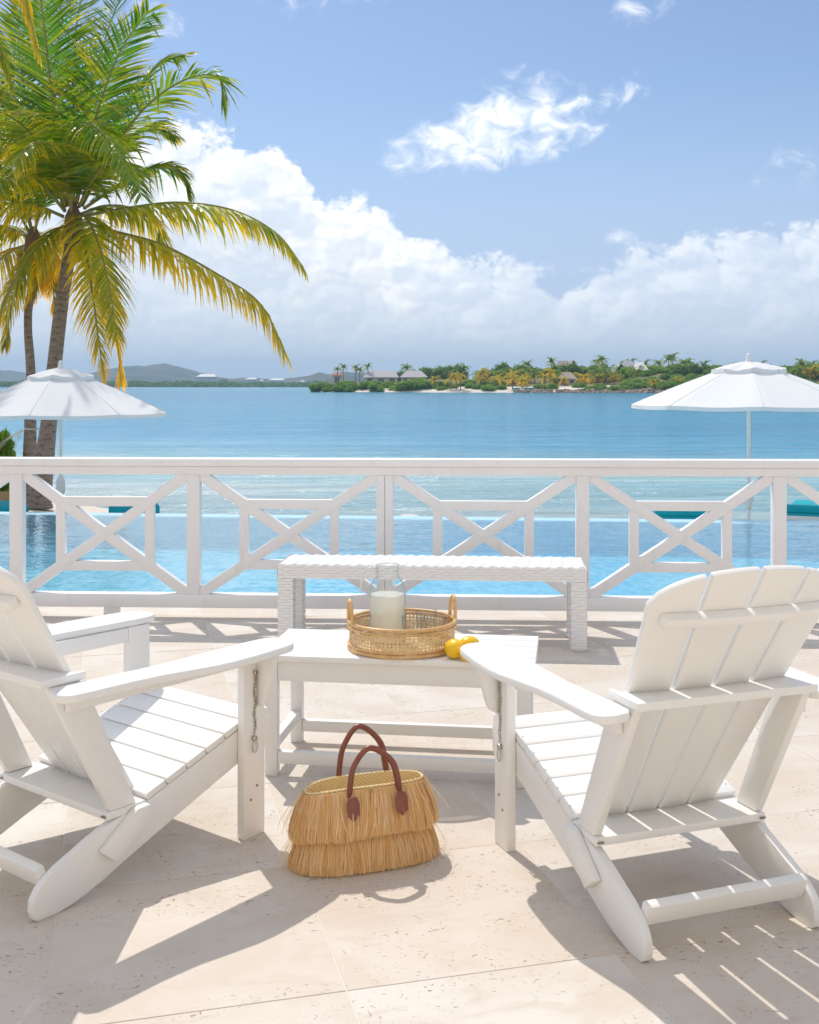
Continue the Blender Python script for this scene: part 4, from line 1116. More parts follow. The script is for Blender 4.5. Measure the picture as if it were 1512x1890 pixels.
# ------------------------------------------------------------------ coconut palms by the beach
def add_frond(path3, root, rnd, lmax, age, droop, nl=92, wleaf=0.028, start=0.10, stiff=0.0, seg=3):
    """one frond: rachis through path3 (world minus root origin) with two rows of strap leaflets"""
    N = 40; P = smoothpath(path3, N)
    rm = MB(); rm.tube(P, [0.032 * (1 - i / N) ** 0.8 + 0.004 for i in range(N)], 6); 
    lm = MB()
    up = Vector((0, 0, 1))
    for i in range(nl):
        t = start + (1 - start) * (i + 0.5) / nl; u = t * (N - 1); k = min(int(u), N - 2); p = P[k].lerp(P[k + 1], u - k)
        a, b = P[max(k - 1, 0)], P[min(k + 2, N - 1)]; T = (b - a).normalized()
        S = T.cross(up)
        if S.length < 0.05: S = Vector((1, 0, 0))
        S.normalize(); Nn = S.cross(T).normalized()
        if Nn.z < 0: Nn = -Nn
        tt = (t - start) / (1 - start)
        prof = min(1.0, 0.50 + 2.2 * tt) * (1.0 - max(0, tt - 0.45) / 0.55 * 0.62)
        for sgn in (-1, 1):
            if rnd.random() < 0.05: continue
            L = 1.33 * lmax * prof * rnd.uniform(0.86, 1.1)
            fwd = 0.38 + 0.75 * tt + rnd.gauss(0, 0.07)
            d = (S * sgn + T * fwd + Nn * (0.30 - 0.2 * tt) + Vector((0, 0, -droop * 0.45)) + Vector((rnd.gauss(0, 0.06), rnd.gauss(0, 0.06), rnd.gauss(0, 0.06)))).normalized()
            q = p.copy(); pts = [q.copy()]; g = droop * rnd.uniform(0.7, 1.3)
            kink = rnd.random() < 0.06
            for s_ in range(seg):
                d = (d + Vector((0, 0, -g * (0.22 + 0.30 * s_) * (1 - stiff)))).normalized()
                if kink and s_ == seg - 2: d = (d + Vector((0, 0, -1.5))).normalized()
                q = q + d * (L / seg); pts.append(q.copy())
            wv = Nn.cross(d); wv = wv.normalized() if wv.length > 0.01 else T
            fold = (T * 0.75 + Nn * rnd.uniform(-0.45, 0.45) * 1.0).normalized()
            wl = wleaf * rnd.uniform(0.8, 1.2)
            ws = [wl * 0.55, wl, wl * 0.75, 0.002] if seg == 3 else [wl * 0.6, wl, 0.002]
            vs = []
            for q_, w_ in zip(pts, ws): vs += [q_ - fold * w_, q_ + fold * w_]
            base_age = min(1, max(0, age + rnd.gauss(0, 0.10)))
            o = len(lm.v); lm.v.extend([tuple(v) for v in vs])
            for j in range(seg):
                lm.f.append((o + 2 * j, o + 2 * j + 1, o + 2 * j + 3, o + 2 * j + 2)); lm.attr.append(min(1, base_age * (0.75 + 0.35 * j) + (0.12 if j == seg - 1 else 0)))
    f = lm.build('frond', M_FROND, root, attr_name='age')
    rm.build('rachis', M_RACHIS, f, smooth=True)
    return f


def ringed_trunk(pts, radii, seg=16, n=110, bul=0.006):
    P = smoothpath(pts, n); m = MB(); rr = []
    for i in range(n):
        u = i / (n - 1) * (len(radii) - 1); k = min(int(u), len(radii) - 2); r = radii[k] + (radii[k + 1] - radii[k]) * (u - k)
        rr.append(r * (1 + bul * (1 if i % 2 else -1)))
    m.tube(P, rr, seg); return m


def build_palm(label, base, trunk_pts, radii, crown, fronds, seed, Y, group, nuts=True):
    rnd = random.Random(seed); root = thing('coconut_palm', label, 'palm tree', base, 0, group); B = Vector(base)
    m = ringed_trunk([Vector(p) - B for p in trunk_pts], radii); m.build('trunk', M_TRUNK, root, smooth=True)
    cw = Vector(crown) - B
    m = MB(); m.tube([cw + Vector((0.02, 0, -0.75)), cw + Vector((0.0, 0, -0.35)), cw, cw + Vector((0, 0, 0.25))], [0.14, 0.20, 0.17, 0.06], 12); m.build('crown_shaft', M_HUSK, root, smooth=True)
    for fr in fronds:
        pts, lmax, age, droop = fr[:4]
        path = [Vector(((px - CXP) * (Y + dy) / FPX, Y + dy, CAMH - (py - HZN) * (Y + dy) / FPX)) - B for px, py, dy in pts]
        add_frond(path, root, rnd, lmax, age, droop, **(fr[4] if len(fr) > 4 else {}))
    if nuts:
        for q in range(5):
            a = rnd.uniform(0, 6.28); m = MB(); m.lathe([(0.001, -0.11), (0.06, -0.09), (0.09, 0.0), (0.065, 0.09), (0.001, 0.12)], 14); o = m.build('coconut', M_COCONUT, root, smooth=True)
            o.location = cw + Vector((0.26 * math.cos(a), 0.26 * math.sin(a), -0.42 - 0.1 * rnd.random()))
        m = MB()
        for q in range(8):
            a = rnd.uniform(-0.9, 0.5); e = cw + Vector((0.75 * math.cos(a), 0.5 * math.sin(a) - 0.3, -0.45 + 0.25 * rnd.random()))
            m.tube(smoothpath([cw + Vector((0.1, -0.1, -0.2)), (cw + e) / 2 + Vector((0, 0, 0.06)), e], 8), 0.008, 4)
        m.build('flower_stalk', M_RACHIS, root, smooth=True)
    return root


YP = 23.0
def P3(px, py, dy=0.0, Y=YP): return at(px, py, Y + dy)
F1 = [  # (px, py, depth) along the rachis, leaflet length, age 0 green .. 1 yellow, droop
    ([(140, 378, 0), (152, 300, 0.5), (170, 170, 1.3), (205, 40, 2.1), (262, -90, 2.6)], 0.95, 0.03, 0.10),
    ([(128, 378, 0), (112, 280, -0.4), (92, 140, -1.0), (78, 20, -1.4), (60, -90, -1.6)], 0.95, 0.05, 0.10),
    ([(136, 375, 0), (138, 260, 0.8), (135, 120, 1.9), (150, 0, 2.9), (185, -90, 3.6)], 0.9, 0.05, 0.12),
    ([(150, 375, 0), (180, 290, 0.6), (230, 200, 1.2), (285, 125, 1.6), (336, 104, 1.9)], 0.80, 0.08, 0.22),
    ([(152, 380, 0), (195, 300, -0.4), (262, 205, -0.8), (335, 150, -1.0), (400, 140, -1.1), (412, 192, -1.1)], 0.88, 0.12, 0.28),
    ([(155, 385, 0), (215, 345, 0.5), (275, 312, 0.9), (328, 315, 1.1), (354, 366, 1.2)], 0.72, 0.08, 0.35),
    ([(158, 398, 0), (230, 385, 0.1), (330, 374, 0.2), (430, 388, 0.3), (510, 430, 0.3), (560, 492, 0.3)], 0.86, 0.30, 0.75, dict(nl=100)),
    ([(160, 412, 0), (215, 428, -0.3), (300, 452, -0.6), (400, 505, -0.9), (480, 560, -1.1), (526, 650, -1.2)], 0.92, 0.50, 0.85, dict(nl=104)),
    ([(132, 392, -0.1), (128, 320, -0.8), (134, 255, -1.6), (160, 226, -2.3), (205, 262, -3.0), (240, 330, -3.4)], 0.86, 0.12, 0.55, dict(nl=96)),
    ([(140, 400, -0.1), (160, 402, -0.8), (182, 450, -1.5), (202, 530, -1.9), (216, 620, -2.1)], 0.82, 0.32, 0.60, dict(nl=92)),
    ([(146, 420, 0), (160, 470, -0.5), (172, 550, -0.8), (184, 640, -0.9), (192, 705, -0.9)], 0.66, 0.55, 0.55),
    ([(150, 420, 0.1), (175, 480, 0.6), (200, 560, 0.9), (218, 640, 1.0), (223, 705, 1.0)], 0.62, 0.75, 0.55),
    ([(120, 415, 0), (85, 440, -0.4), (45, 490, -0.8), (8, 560, -1.0), (-20, 640, -1.1)], 0.82, 0.38, 0.75, dict(nl=92)),
    ([(118, 400, 0), (60, 378, -0.3), (-10, 380, -0.6), (-80, 420, -0.8), (-130, 500, -0.9)], 0.85, 0.30, 0.65),
    ([(120, 390, 0), (60, 320, 0.5), (-20, 270, 0.9), (-110, 265, 1.1), (-180, 320, 1.2)], 0.9, 0.12, 0.35),
    ([(122, 382, 0), (85, 290, -0.6), (40, 230, -1.3), (-15, 205, -2.0), (-80, 240, -2.6)], 0.85, 0.22, 0.35),
    ([(118, 380, 0), (70, 260, 0.9), (10, 170, 1.6), (-60, 120, 2.1), (-130, 140, 2.4)], 0.9, 0.06, 0.25),
    ([(130, 380, 0), (122, 320, -1.0), (100, 270, -2.0), (60, 265, -2.8), (20, 310, -3.4)], 0.8, 0.22, 0.45),
    ([(146, 382, 0), (172, 330, -0.8), (205, 300, -1.6), (240, 310, -2.3), (262, 360, -2.8)], 0.75, 0.14, 0.45),
    ([(125, 418, 0.2), (100, 460, 0.7), (74, 510, 1.0), (52, 560, 1.1)], 0.5, 0.6, 0.6),
    ([(142, 376, 0), (160, 290, -0.7), (185, 190, -1.3), (225, 90, -1.7), (275, 20, -2.0)], 0.9, 0.05, 0.16),
    ([(132, 376, 0), (120, 260, 0.6), (108, 130, 1.3), (112, 10, 1.9), (128, -90, 2.3)], 0.92, 0.04, 0.12),
    ([(126, 380, 0), (95, 300, 0.3), (55, 200, 0.6), (35, 90, 0.9), (40, -20, 1.1)], 0.9, 0.10, 0.16),
    ([(150, 380, 0), (185, 315, 0.3), (230, 260, 0.7), (280, 235, 1.0), (320, 250, 1.2)], 0.78, 0.12, 0.3),
    ([(120, 388, 0), (75, 340, -1.0), (30, 325, -1.8), (-15, 350, -2.4), (-45, 410, -2.8)], 0.82, 0.25, 0.5),
    ([(150, 395, 0), (195, 380, 0.7), (245, 385, 1.3), (290, 420, 1.7), (310, 480, 1.9)], 0.7, 0.30, 0.65),
]
b1 = (P3(70, 945).x, YP, -1.0)
build_palm('tall coconut palm with leaning ringed trunk and wide crown behind the umbrella', b1,
           [(b1[0], YP, -1.0), P3(72, 915), P3(88, 800), P3(100, 680), P3(114, 560), P3(128, 470), P3(136, 400)], [0.30, 0.26, 0.165, 0.145, 0.135, 0.125, 0.12], P3(136, 400), F1, 3, YP, 'coconut palms at the beach edge')
Y2 = 24.2
F2 = [
    ([(60, 430, 0), (40, 330, 0.4), (25, 200, 0.9), (30, 60, 1.4), (55, -60, 1.8)], 0.95, 0.05, 0.12),
    ([(62, 430, 0), (95, 330, 0.5), (120, 230, 0.9), (165, 150, 1.2), (215, 130, 1.4)], 0.9, 0.08, 0.25),
    ([(55, 430, 0), (10, 350, 0.2), (-50, 290, 0.4), (-130, 270, 0.5)], 0.9, 0.10, 0.3),
    ([(55, 440, 0), (10, 420, -0.2), (-50, 430, -0.3), (-110, 480, -0.4)], 0.85, 0.30, 0.6),
    ([(58, 440, 0), (30, 420, 0.8), (-10, 420, 1.5), (-40, 460, 2.0)], 0.8, 0.25, 0.5),
    ([(62, 450, 0), (40, 500, -0.3), (20, 570, -0.5), (10, 640, -0.5)], 0.55, 0.35, 0.55),
    ([(66, 450, 0), (88, 490, 0.3), (98, 530, 0.5), (102, 575, 0.5)], 0.42, 0.6, 0.5),
    ([(68, 440, 0), (110, 420, 0.5), (160, 430, 0.9), (200, 480, 1.1)], 0.8, 0.35, 0.6),
    ([(55, 450, 0), (10, 470, 0.3), (-30, 520, 0.5), (-50, 600, 0.6)], 0.75, 0.5, 0.7),
    ([(60, 430, 0), (20, 300, -0.6), (-30, 180, -1.2), (-90, 100, -1.6)], 0.9, 0.08, 0.2),
]
b2 = (at(55, 935, Y2).x, Y2, -1.05)
build_palm('slender coconut palm with a crooked grey trunk, beside the leaning one', b2,
           [(b2[0], Y2, -1.05), at(54, 900, Y2), at(56, 790, Y2), at(57, 690, Y2), at(52, 610, Y2), at(54, 560, Y2), at(66, 510, Y2), at(62, 440, Y2)], [0.19, 0.165, 0.125, 0.10, 0.085, 0.085, 0.115, 0.09], at(62, 440, Y2), F2, 5, Y2, 'coconut palms at the beach edge')
Y3 = 19.5
F3 = [
    ([(-150, -60, 0), (-90, -110, 0), (-20, -100, -0.2), (25, -50, -0.3), (52, 20, -0.3), (70, 95, -0.3)], 0.62, 0.55, 0.9, dict(nl=96)),
    ([(-150, -60, 0), (-110, -30, 0.3), (-50, 20, 0.6), (-5, 80, 0.8), (20, 150, 0.9)], 0.7, 0.12, 0.7),
    ([(-150, -60, 0), (-120, -180, 0.2), (-60, -260, 0.4), (20, -290, 0.5)], 0.9, 0.1, 0.3),
    ([(-150, -60, 0), (-200, -150, 0), (-280, -190, 0), (-380, -150, 0)], 0.9, 0.1, 0.3),
    ([(-150, -60, 0), (-220, -50, 0.2), (-300, 0, 0.3), (-350, 90, 0.3)], 0.9, 0.3, 0.6),
    ([(-150, -60, 0), (-165, 30, -0.3), (-190, 130, -0.5)], 0.7, 0.6, 0.6),
]
b3 = (at(-190, 985, Y3).x, Y3, -0.82)
build_palm('coconut palm mostly out of the picture, one yellow frond hanging in at the top left', b3, [b3, at(-185, 700, Y3), at(-170, 300, Y3), at(-150, -60, Y3)], [0.26, 0.19, 0.15, 0.12], at(-150, -60, Y3), F3, 9, Y3, 'coconut palms at the beach edge', nuts=False)

# hammock slung from the slender palm
HY = 21.9
hm = thing('rope_hammock', 'white rope hammock tied to the slender palm trunk at the left edge', 'hammock', (at(0, 840, 23.6).x, 23.6, -0.95), 0)
hB = Vector(hm.location); tie = at(43, 792, 23.9) - hB
m = MB()
for i in range(9):
    v = (i - 4) / 4.0
    m.tube(smoothpath([tie, tie + Vector((-0.18 - 0.02 * i, -0.25 * v, -0.22 - 0.02 * abs(v))), tie + Vector((-0.42, -0.42 * v, -0.40 + 0.05 * v)), tie + Vector((-1.3, -0.45 * v, -0.66 + 0.06 * v)), tie + Vector((-2.2, -0.42 * v, -0.45)), tie + Vector((-3.1, 0, 0.1))], 20), 0.006, 4)
for i in range(24):
    x = -0.42 - i * 0.075; t = (x + 1.3) / 0.9; zc = -0.66 + 0.24 * t * t
    m.tube([tie + Vector((x, 0.43, zc - 0.05)), tie + Vector((x, 0, zc - 0.03)), tie + Vector((x, -0.43, zc + 0.05))], 0.005, 4)
m.build('rope_net', M_ROPE, hm, kind='stuff')
m = MB(); m.tube([tie + Vector((-0.42, 0.46, -0.45)), tie + Vector((-0.42, -0.46, -0.35))], 0.018, 8); m.build('spreader_bar', M_RATTAN, hm, smooth=True)
m = MB(); m.tube(ring(0.235, 0, 0, 20), 0.012, 6, closed=True); s = m.build('tie_rope', M_ROPE, hm, smooth=True); s.location = tie + Vector((0.20, 0.22, 0)); 


# ------------------------------------------------------------------ leaf-clump shrubs
def clump_mesh(name, seed, n, leaf, squash=0.75, lobes=7, core=True):
    """a shrub of unit radius: leaf quads scattered on and inside overlapping lobes"""
    rnd = random.Random(seed); m = MB(); L = []
    for i in range(lobes):
        a = rnd.uniform(0, 6.28); rr = rnd.uniform(0.1, 0.62); L.append((Vector((rr * math.cos(a), rr * math.sin(a), rnd.uniform(0.15, 0.62) * squash)), rnd.uniform(0.30, 0.52)))
    L.append((Vector((0, 0, 0.35 * squash)), 0.6))
    for i in range(n):
        c, r = rnd.choice(L); d = Vector((rnd.gauss(0, 1), rnd.gauss(0, 1), rnd.gauss(0, 1))).normalized()
        p = c + Vector((d.x, d.y, d.z * squash)) * r * rnd.uniform(0.72, 1.05)
        if p.z < 0.0: p.z = abs(p.z) * 0.4
        nrm = (d + Vector((rnd.gauss(0, 0.5), rnd.gauss(0, 0.5), rnd.gauss(0.3, 0.5)))).normalized(); t = nrm.orthogonal().normalized()
        t = (Matrix.Rotation(rnd.uniform(0, 6.28), 3, nrm) @ t); b = nrm.cross(t); s = leaf * rnd.uniform(0.6, 1.35)
        m.add([p - t * s, p - b * s * 0.45, p + t * s, p + b * s * 0.45], [(0, 1, 2, 3)])
    if core:
        for c, r in L:
            rows = 5; sg = 8; pts = []
            for j in range(rows + 1):
                a = math.pi * j / rows
                for k in range(sg):
                    b_ = 2 * math.pi * k / sg; pts.append(c + Vector((math.sin(a) * math.cos(b_), math.sin(a) * math.sin(b_), math.cos(a) * squash)) * r * 0.72)
            m.add(pts, [(j * sg + k, j * sg + (k + 1) % sg, (j + 1) * sg + (k + 1) % sg, (j + 1) * sg + k) for j in range(rows) for k in range(sg)])
    me = bpy.data.meshes.new(name); me.from_pydata(m.v, [], m.f); return me


# shrub and rocks at the left end of the beach
me = clump_mesh('shrub_leaves', 5, 2600, 0.085, 0.9); me.materials.append(M_BUSH)
sh = thing('beach_shrub', 'green leafy shrub behind the hammock at the left picture edge', 'shrub', (at(-10, 850, 24).x, 24.0, -0.85), 0)
o = bpy.data.objects.new('foliage', me); C.objects.link(o); o.parent = sh; o.scale = (0.62, 0.6, 1.55); o.location = (0, 0, 0.12)
m = MB(); m.tube([(0, 0, 0), (0.02, 0, 0.3), (0.0, 0.03, 0.7)], [0.05, 0.04, 0.02], 8); m.build('stem', M_HUSK, sh)


def rock_mesh(seed, name='rock'):
    bm = bmesh.new(); bmesh.ops.create_icosphere(bm, subdivisions=2, radius=1.0)
    for v in bm.verts:
        n = mnoise.noise(v.co * 1.3 + Vector((seed * 7.1, seed * 3.3, 0))); v.co *= 1 + 0.45 * n; v.co.z *= 0.75
        v.co += Vector((mnoise.noise(v.co * 3 + Vector((seed, 0, 0))), mnoise.noise(v.co * 3 + Vector((0, seed, 0))), 0)) * 0.12
    me = bpy.data.meshes.new(name); bm.to_mesh(me); bm.free(); return me
for i, (px, py, Y, s, lab) in enumerate([(94, 888, 27.5, 0.16, 'tan boulder on the sand right of the palm trunks, seen under the handrail'), (6, 915, 23.5, 0.24, 'brown rock on the sand at the left picture edge, under the hammock'),
                                         (24, 897, 25.0, 0.17, 'dark rock on the sand between the left picture edge and the palms'), (-14, 925, 22.5, 0.2, 'rock at the very left picture edge above the lounger')]):
    me = rock_mesh(i + 1); me.materials.append(M_ROCKTAN); o = bpy.data.objects.new('boulder', me); C.objects.link(o); p = at(px, py, Y); o.location = (p.x, Y, beach_z(p.x, Y) + s * 0.35); o.scale = (s * 1.2, s, s)
    tag(o, lab, 'rock', 'rocks on the beach')


# ------------------------------------------------------------------ far peninsula (about 390 m out)
YN = 392.0
def pxx(px, Y): return (px - CXP) * Y / FPX
rnd = random.Random(21)
SHORE = [(566, 434), (600, 428), (700, 418), (800, 408), (900, 401), (960, 396), (1000, 390), (1200, 384), (1400, 380), (1560, 378), (1800, 376)]
def lerp_tab(tab, x):
    if x <= tab[0][0]: return tab[0][1]
    for (a, va), (b, vb) in zip(tab, tab[1:]):
        if x <= b: return va + (vb - va) * (x - a) / (b - a)
    return tab[-1][1]
HT = [(560, 0.2), (620, 2.0), (700, 3.2), (800, 4.2), (900, 4.0), (1000, 4.6), (1100, 5.5), (1250, 7.0), (1400, 6.5), (1600, 6.0), (1800, 5.0)]
def land_z(px, dpt):
    """height of the peninsula above the sea at picture column px and dpt metres inland"""
    h = lerp_tab(HT, px); t = min(max(dpt / 45.0, 0), 1); return SEAZ - 0.2 + 0.9 * min(1, dpt / 6.0) + h * (t ** 1.2)
m = MB(); cols = list(range(560, 1960, 14)); deps = [0, 2, 5, 9, 15, 22, 32, 45, 70, 120, 200]
for d in deps:
    for px in cols:
        Y = lerp_tab(SHORE, px) + d; k = 1.0 if px > 570 else 0.0
        m.v.append((pxx(px, lerp_tab(SHORE, px)) * (1 + 0.0 * d), Y, land_z(px, d) - (0 if px > 562 else 1.5)))
nc = len(cols)
m.f = [(j * nc + i, j * nc + i + 1, (j + 1) * nc + i + 1, (j + 1) * nc + i) for j in range(len(deps) - 1) for i in range(nc - 1)]
m.build('peninsula_terrain', M_TERRAIN, smooth=True, kind='structure')
m = MB(); cols2 = list(range(590, 1160, 10)); dd = [-1.5, 0, 3, 7, 12, 17]
for d in dd:
    for px in cols2: m.v.append((pxx(px, lerp_tab(SHORE, px)), lerp_tab(SHORE, px) + d, land_z(px, max(d, 0)) + (0.10 if d > 0 else (-0.3 if d < 0 else 0.0))))
nc = len(cols2); m.f = [(j * nc + i, j * nc + i + 1, (j + 1) * nc + i + 1, (j + 1) * nc + i) for j in range(len(dd) - 1) for i in range(nc - 1)]
m.build('far_beach', M_SAND, smooth=True, kind='structure')

def place(px, d): Y = lerp_tab(SHORE, px) + d; return Vector((pxx(px, Y), Y, land_z(px, d)))

# rock revetment along the right part of the shore
rm = [rock_mesh(30 + i) for i in range(5)]
m = MB()
for i in range(430):
    px = 950 + (1560 - 950) * rnd.random(); d = rnd.uniform(-1.2, 3.2); p = place(px, max(d, 0)); s = rnd.uniform(0.35, 0.85); src = rnd.choice(rm)
    rz = rnd.uniform(0, 6.28); cz, sz = math.cos(rz), math.sin(rz)
    m.add([((v.co.x * cz - v.co.y * sz) * s * 1.3 + p.x, (v.co.x * sz + v.co.y * cz) * s + p.y - (0 if d > 0 else -d), v.co.z * s + p.z + 0.1 + 0.35 * max(d, 0) / 3) for v in src.vertices], [tuple(f.vertices) for f in src.polygons])
o = m.build('rock_revetment', M_ROCK, kind='stuff'); tag(o, 'line of brown boulders along the far peninsula shore', 'rocks')

bushes = []
for i in range(5):
    me = clump_mesh('bush_leaves', 40 + i, 900, 0.105, 0.72); me.materials.append(M_BUSH); bushes.append(me)
trees_m = []
for i in range(4):
    me = clump_mesh('tree_leaves', 60 + i, 900, 0.10, 0.9); me.materials.append(M_TREE); trees_m.append(me)
def bush(px, d, wpx, hm_, label, group='shrubs along the far peninsula shore', mesh=None, nm='shrub', cat='shrub'):
    p = place(px, d); o = bpy.data.objects.new(nm, mesh or rnd.choice(bushes)); C.objects.link(o)
    wr = wpx * p.y / FPX / 2; o.location = p - Vector((0, 0, 0.3)); o.scale = (wr, wr * 0.9, hm_); o.rotation_euler = (0, 0, rnd.uniform(0, 6.28)); return tag(o, label, cat, group)
LSH = 'dense green shrub in the mass along the far peninsula shore'
for px, d, wp, h in [(586, 4, 44, 4.4), (604, 7, 50, 5.0), (626, 3, 46, 3.9), (606, 3, 30, 3.0), (648, 5, 56, 4.3), (672, 9, 52, 4.6), (694, 4, 50, 4.2), (716, 14, 46, 4.8), (738, 5, 60, 4.6), (762, 6, 64, 5.0), (790, 9, 52, 5.0),
                     (812, 13, 40, 4.2), (830, 15, 40, 3.6), (770, 20, 60, 5), (640, 15, 60, 4.8), (690, 20, 60, 4.4)]:
    bush(px, d, wp, h, LSH)
LSC = 'low bright green shrub by the sand of the far beach'
for px, d, wp, h in [(815, 6, 34, 2.2), (835, 9, 26, 2.0), (868, 12, 44, 3.0), (884, 8, 40, 3.0), (905, 6, 50, 3.3), (925, 7, 36, 3.0), (893, 16, 50, 3.6), (1000, 7, 40, 3.0), (1018, 8, 34, 3.2), (1090, 5, 40, 2.6), (1110, 8, 44, 3.2), (1135, 5, 40, 2.7),
                     (1158, 5, 40, 2.8), (1070, 12, 44, 3.2), (860, 22, 60, 4), (920, 20, 50, 4)]:
    bush(px, d, wp, h, LSC)
LSR = 'tall green shrub on the slope of the far peninsula behind the rocks'
for i in range(84):
    px = rnd.uniform(1165, 1560); d = rnd.uniform(6, 60); bush(px, d, rnd.uniform(36, 66), rnd.uniform(3.2, 5.0), LSR)
for i in range(34):
    px = rnd.uniform(1150, 1330); d = rnd.uniform(4, 26); bush(px, d, rnd.uniform(30, 50), rnd.uniform(2.4, 3.8), LSR)
LST = 'dark green tree crown rising behind the palms of the far peninsula'
for i in range(58):
    px = rnd.uniform(800, 1560); d = rnd.uniform(38, 85)
    if 1110 < px < 1215 and d < 58: d += 25
    p_ = place(px, d); h_ = max(3.0, CAMH - (rnd.gauss(671, 3.0) - HZN) * p_.y / FPX - p_.z + 0.3)
    bush(px, d, rnd.uniform(36, 62), h_, LST, 'trees behind the far palms', rnd.choice(trees_m), 'tree', 'tree')
for px, d, wp, h in [(808, 60, 46, 6.6), (794, 62, 44, 6.2), (755, 55, 50, 5.2), (772, 55, 44, 6.0), (738, 48, 40, 5.0), (822, 58, 50, 6.0), (845, 55, 52, 6.0)]:
    bush(px, d, wp, h, 'round dark tree behind the long grey-roofed house', 'trees behind the grey house', rnd.choice(trees_m), 'tree', 'tree')


def far_palm_meshes(seed, yellow):
    r2 = random.Random(seed); lm = MB()
    for f in range(17):
        az_ = f * 2.4 + r2.uniform(-0.2, 0.2); el0 = r2.uniform(-0.25, 1.25); L = r2.uniform(2.3, 3.0); age = max(0, yellow + (0.35 if el0 < 0.2 else -0.15) + r2.gauss(0, 0.12)); age = min(1, age)
        d = Vector((math.cos(az_) * math.cos(el0), math.sin(az_) * math.cos(el0), math.sin(el0))); p = Vector((0, 0, 0)); n = 6; P = [p.copy()]
        for i in range(n):
            d = (d + Vector((0, 0, -0.20 - 0.05 * i))).normalized(); p = p + d * L / n; P.append(p.copy())
        for i in range(1, n + 1):
            T = (P[i] - P[i - 1]).normalized(); S = T.cross(Vector((0, 0, 1))); S = S.normalized() if S.length > 0.05 else Vector((1, 0, 0))
            for h in (0.0, 0.34, 0.67):
                q = P[i - 1].lerp(P[i], h); ln = 0.75 * (1 - 0.55 * (i + h) / n)
                for s in (-1, 1):
                    e = q + (S * s * 0.8 + T * 0.6 + Vector((0, 0, -0.55))).normalized() * ln
                    lm.add([q - T * 0.10, q + T * 0.10, e], [(0, 1, 2)], age)
            lm.add([P[i - 1] - S * 0.04, P[i - 1] + S * 0.04, P[i] + S * 0.03, P[i] - S * 0.03], [(0, 1, 2, 3)], age)
    me = bpy.data.meshes.new('crown'); me.from_pydata(lm.v, [], lm.f); a = me.attributes.new('age', 'FLOAT', 'FACE'); a.data.foreach_set('value', lm.attr); me.materials.append(M_FARPALM); return me
PG = [far_palm_meshes(80 + i, 0.05) for i in range(3)]; PY = [far_palm_meshes(90 + i, 0.62) for i in range(3)]
tm = MB(); tm.tube([(0, 0, 0), (0.02, 0.01, 0.5), (0, 0, 1.0)], [0.22, 0.16, 0.12], 7); tmo = tm.build('trunk', M_TRUNK, None, smooth=True); trunk_me = tmo.data; bpy.data.objects.remove(tmo)
def far_palm(px, topy, d, label, group, yellow=False, sc=1.0):
    p = place(px, d); r = thing('far_coconut_palm', label, 'palm tree', p, rnd.uniform(0, 6.28), group)
    ztop = CAMH - (topy - HZN) * p.y / FPX; h = max(2.0, ztop - 1.6 * sc - p.z)
    t = bpy.data.objects.new('trunk', trunk_me); C.objects.link(t); t.parent = r; t.scale = (1, 1, h)
    c = bpy.data.objects.new('crown', rnd.choice(PY if yellow else PG)); C.objects.link(c); c.parent = r; c.location = (0, 0, h); c.scale = (sc, sc, sc)
LP1 = 'tall dark palm standing clear above the low shrubs at the peninsula tip'
for px, ty in ((623, 674), (634, 670), (657, 671), (664, 675), (679, 669)): far_palm(px, ty, 30, LP1, 'palms at the peninsula tip', False, 0.95)
LP2 = 'yellowing palm on the sand of the far beach'
for px, ty, d in ((832, 688, 6), (842, 684, 7), (850, 682, 5), (946, 688, 6), (964, 692, 10), (802, 690, 12), (890, 676, 22), (898, 680, 20)): far_palm(px, ty, d, LP2, 'yellow palms at the far beach', True, 1.3)
LP3 = 'green palm in the long grove on the far peninsula'
for i in range(46):
    px = rnd.uniform(880, 1180); far_palm(px, rnd.gauss(679, 5), rnd.uniform(18, 48), LP3, 'palms in the far grove', False, rnd.uniform(1.25, 1.65))
LP4 = 'yellow-fronded palm in the long grove on the far peninsula'
for i in range(22):
    px = rnd.uniform(880, 1140); far_palm(px, rnd.gauss(687, 4), rnd.uniform(12, 30), LP4, 'yellow palms in the far grove', True, rnd.uniform(1.2, 1.5))
LP5 = 'tall palm breaking the skyline above the grove on the far peninsula'
for px, ty in ((750, 668), (858, 668), (973, 661), (1018, 658), (1111, 652), (1104, 656), (1142, 664), (1165, 660), (1190, 662), (1215, 660), (1234, 652), (1242, 650), (1262, 658), (1270, 657), (1300, 664), (1405, 664), (1415, 668), (1480, 660), (1500, 664)):
    far_palm(px, ty, rnd.uniform(40, 60), LP5, 'skyline palms on the peninsula', False, rnd.uniform(1.2, 1.5))
LP6 = 'shaggy pale palm right of the umbrella on the far peninsula'
for px, ty in ((1465, 676), (1478, 672), (1490, 674), (1503, 670), (1515, 676), (1497, 682)): far_palm(px, ty, 30, LP6, 'palms right of the umbrella', rnd.random() < 0.4, 1.15)
for px, ty in ((1206, 696), (1252, 692)): far_palm(px, ty, 8, 'small pale palm among the shrubs just above the far rocks', 'small palms above the rocks', True, 1.0)


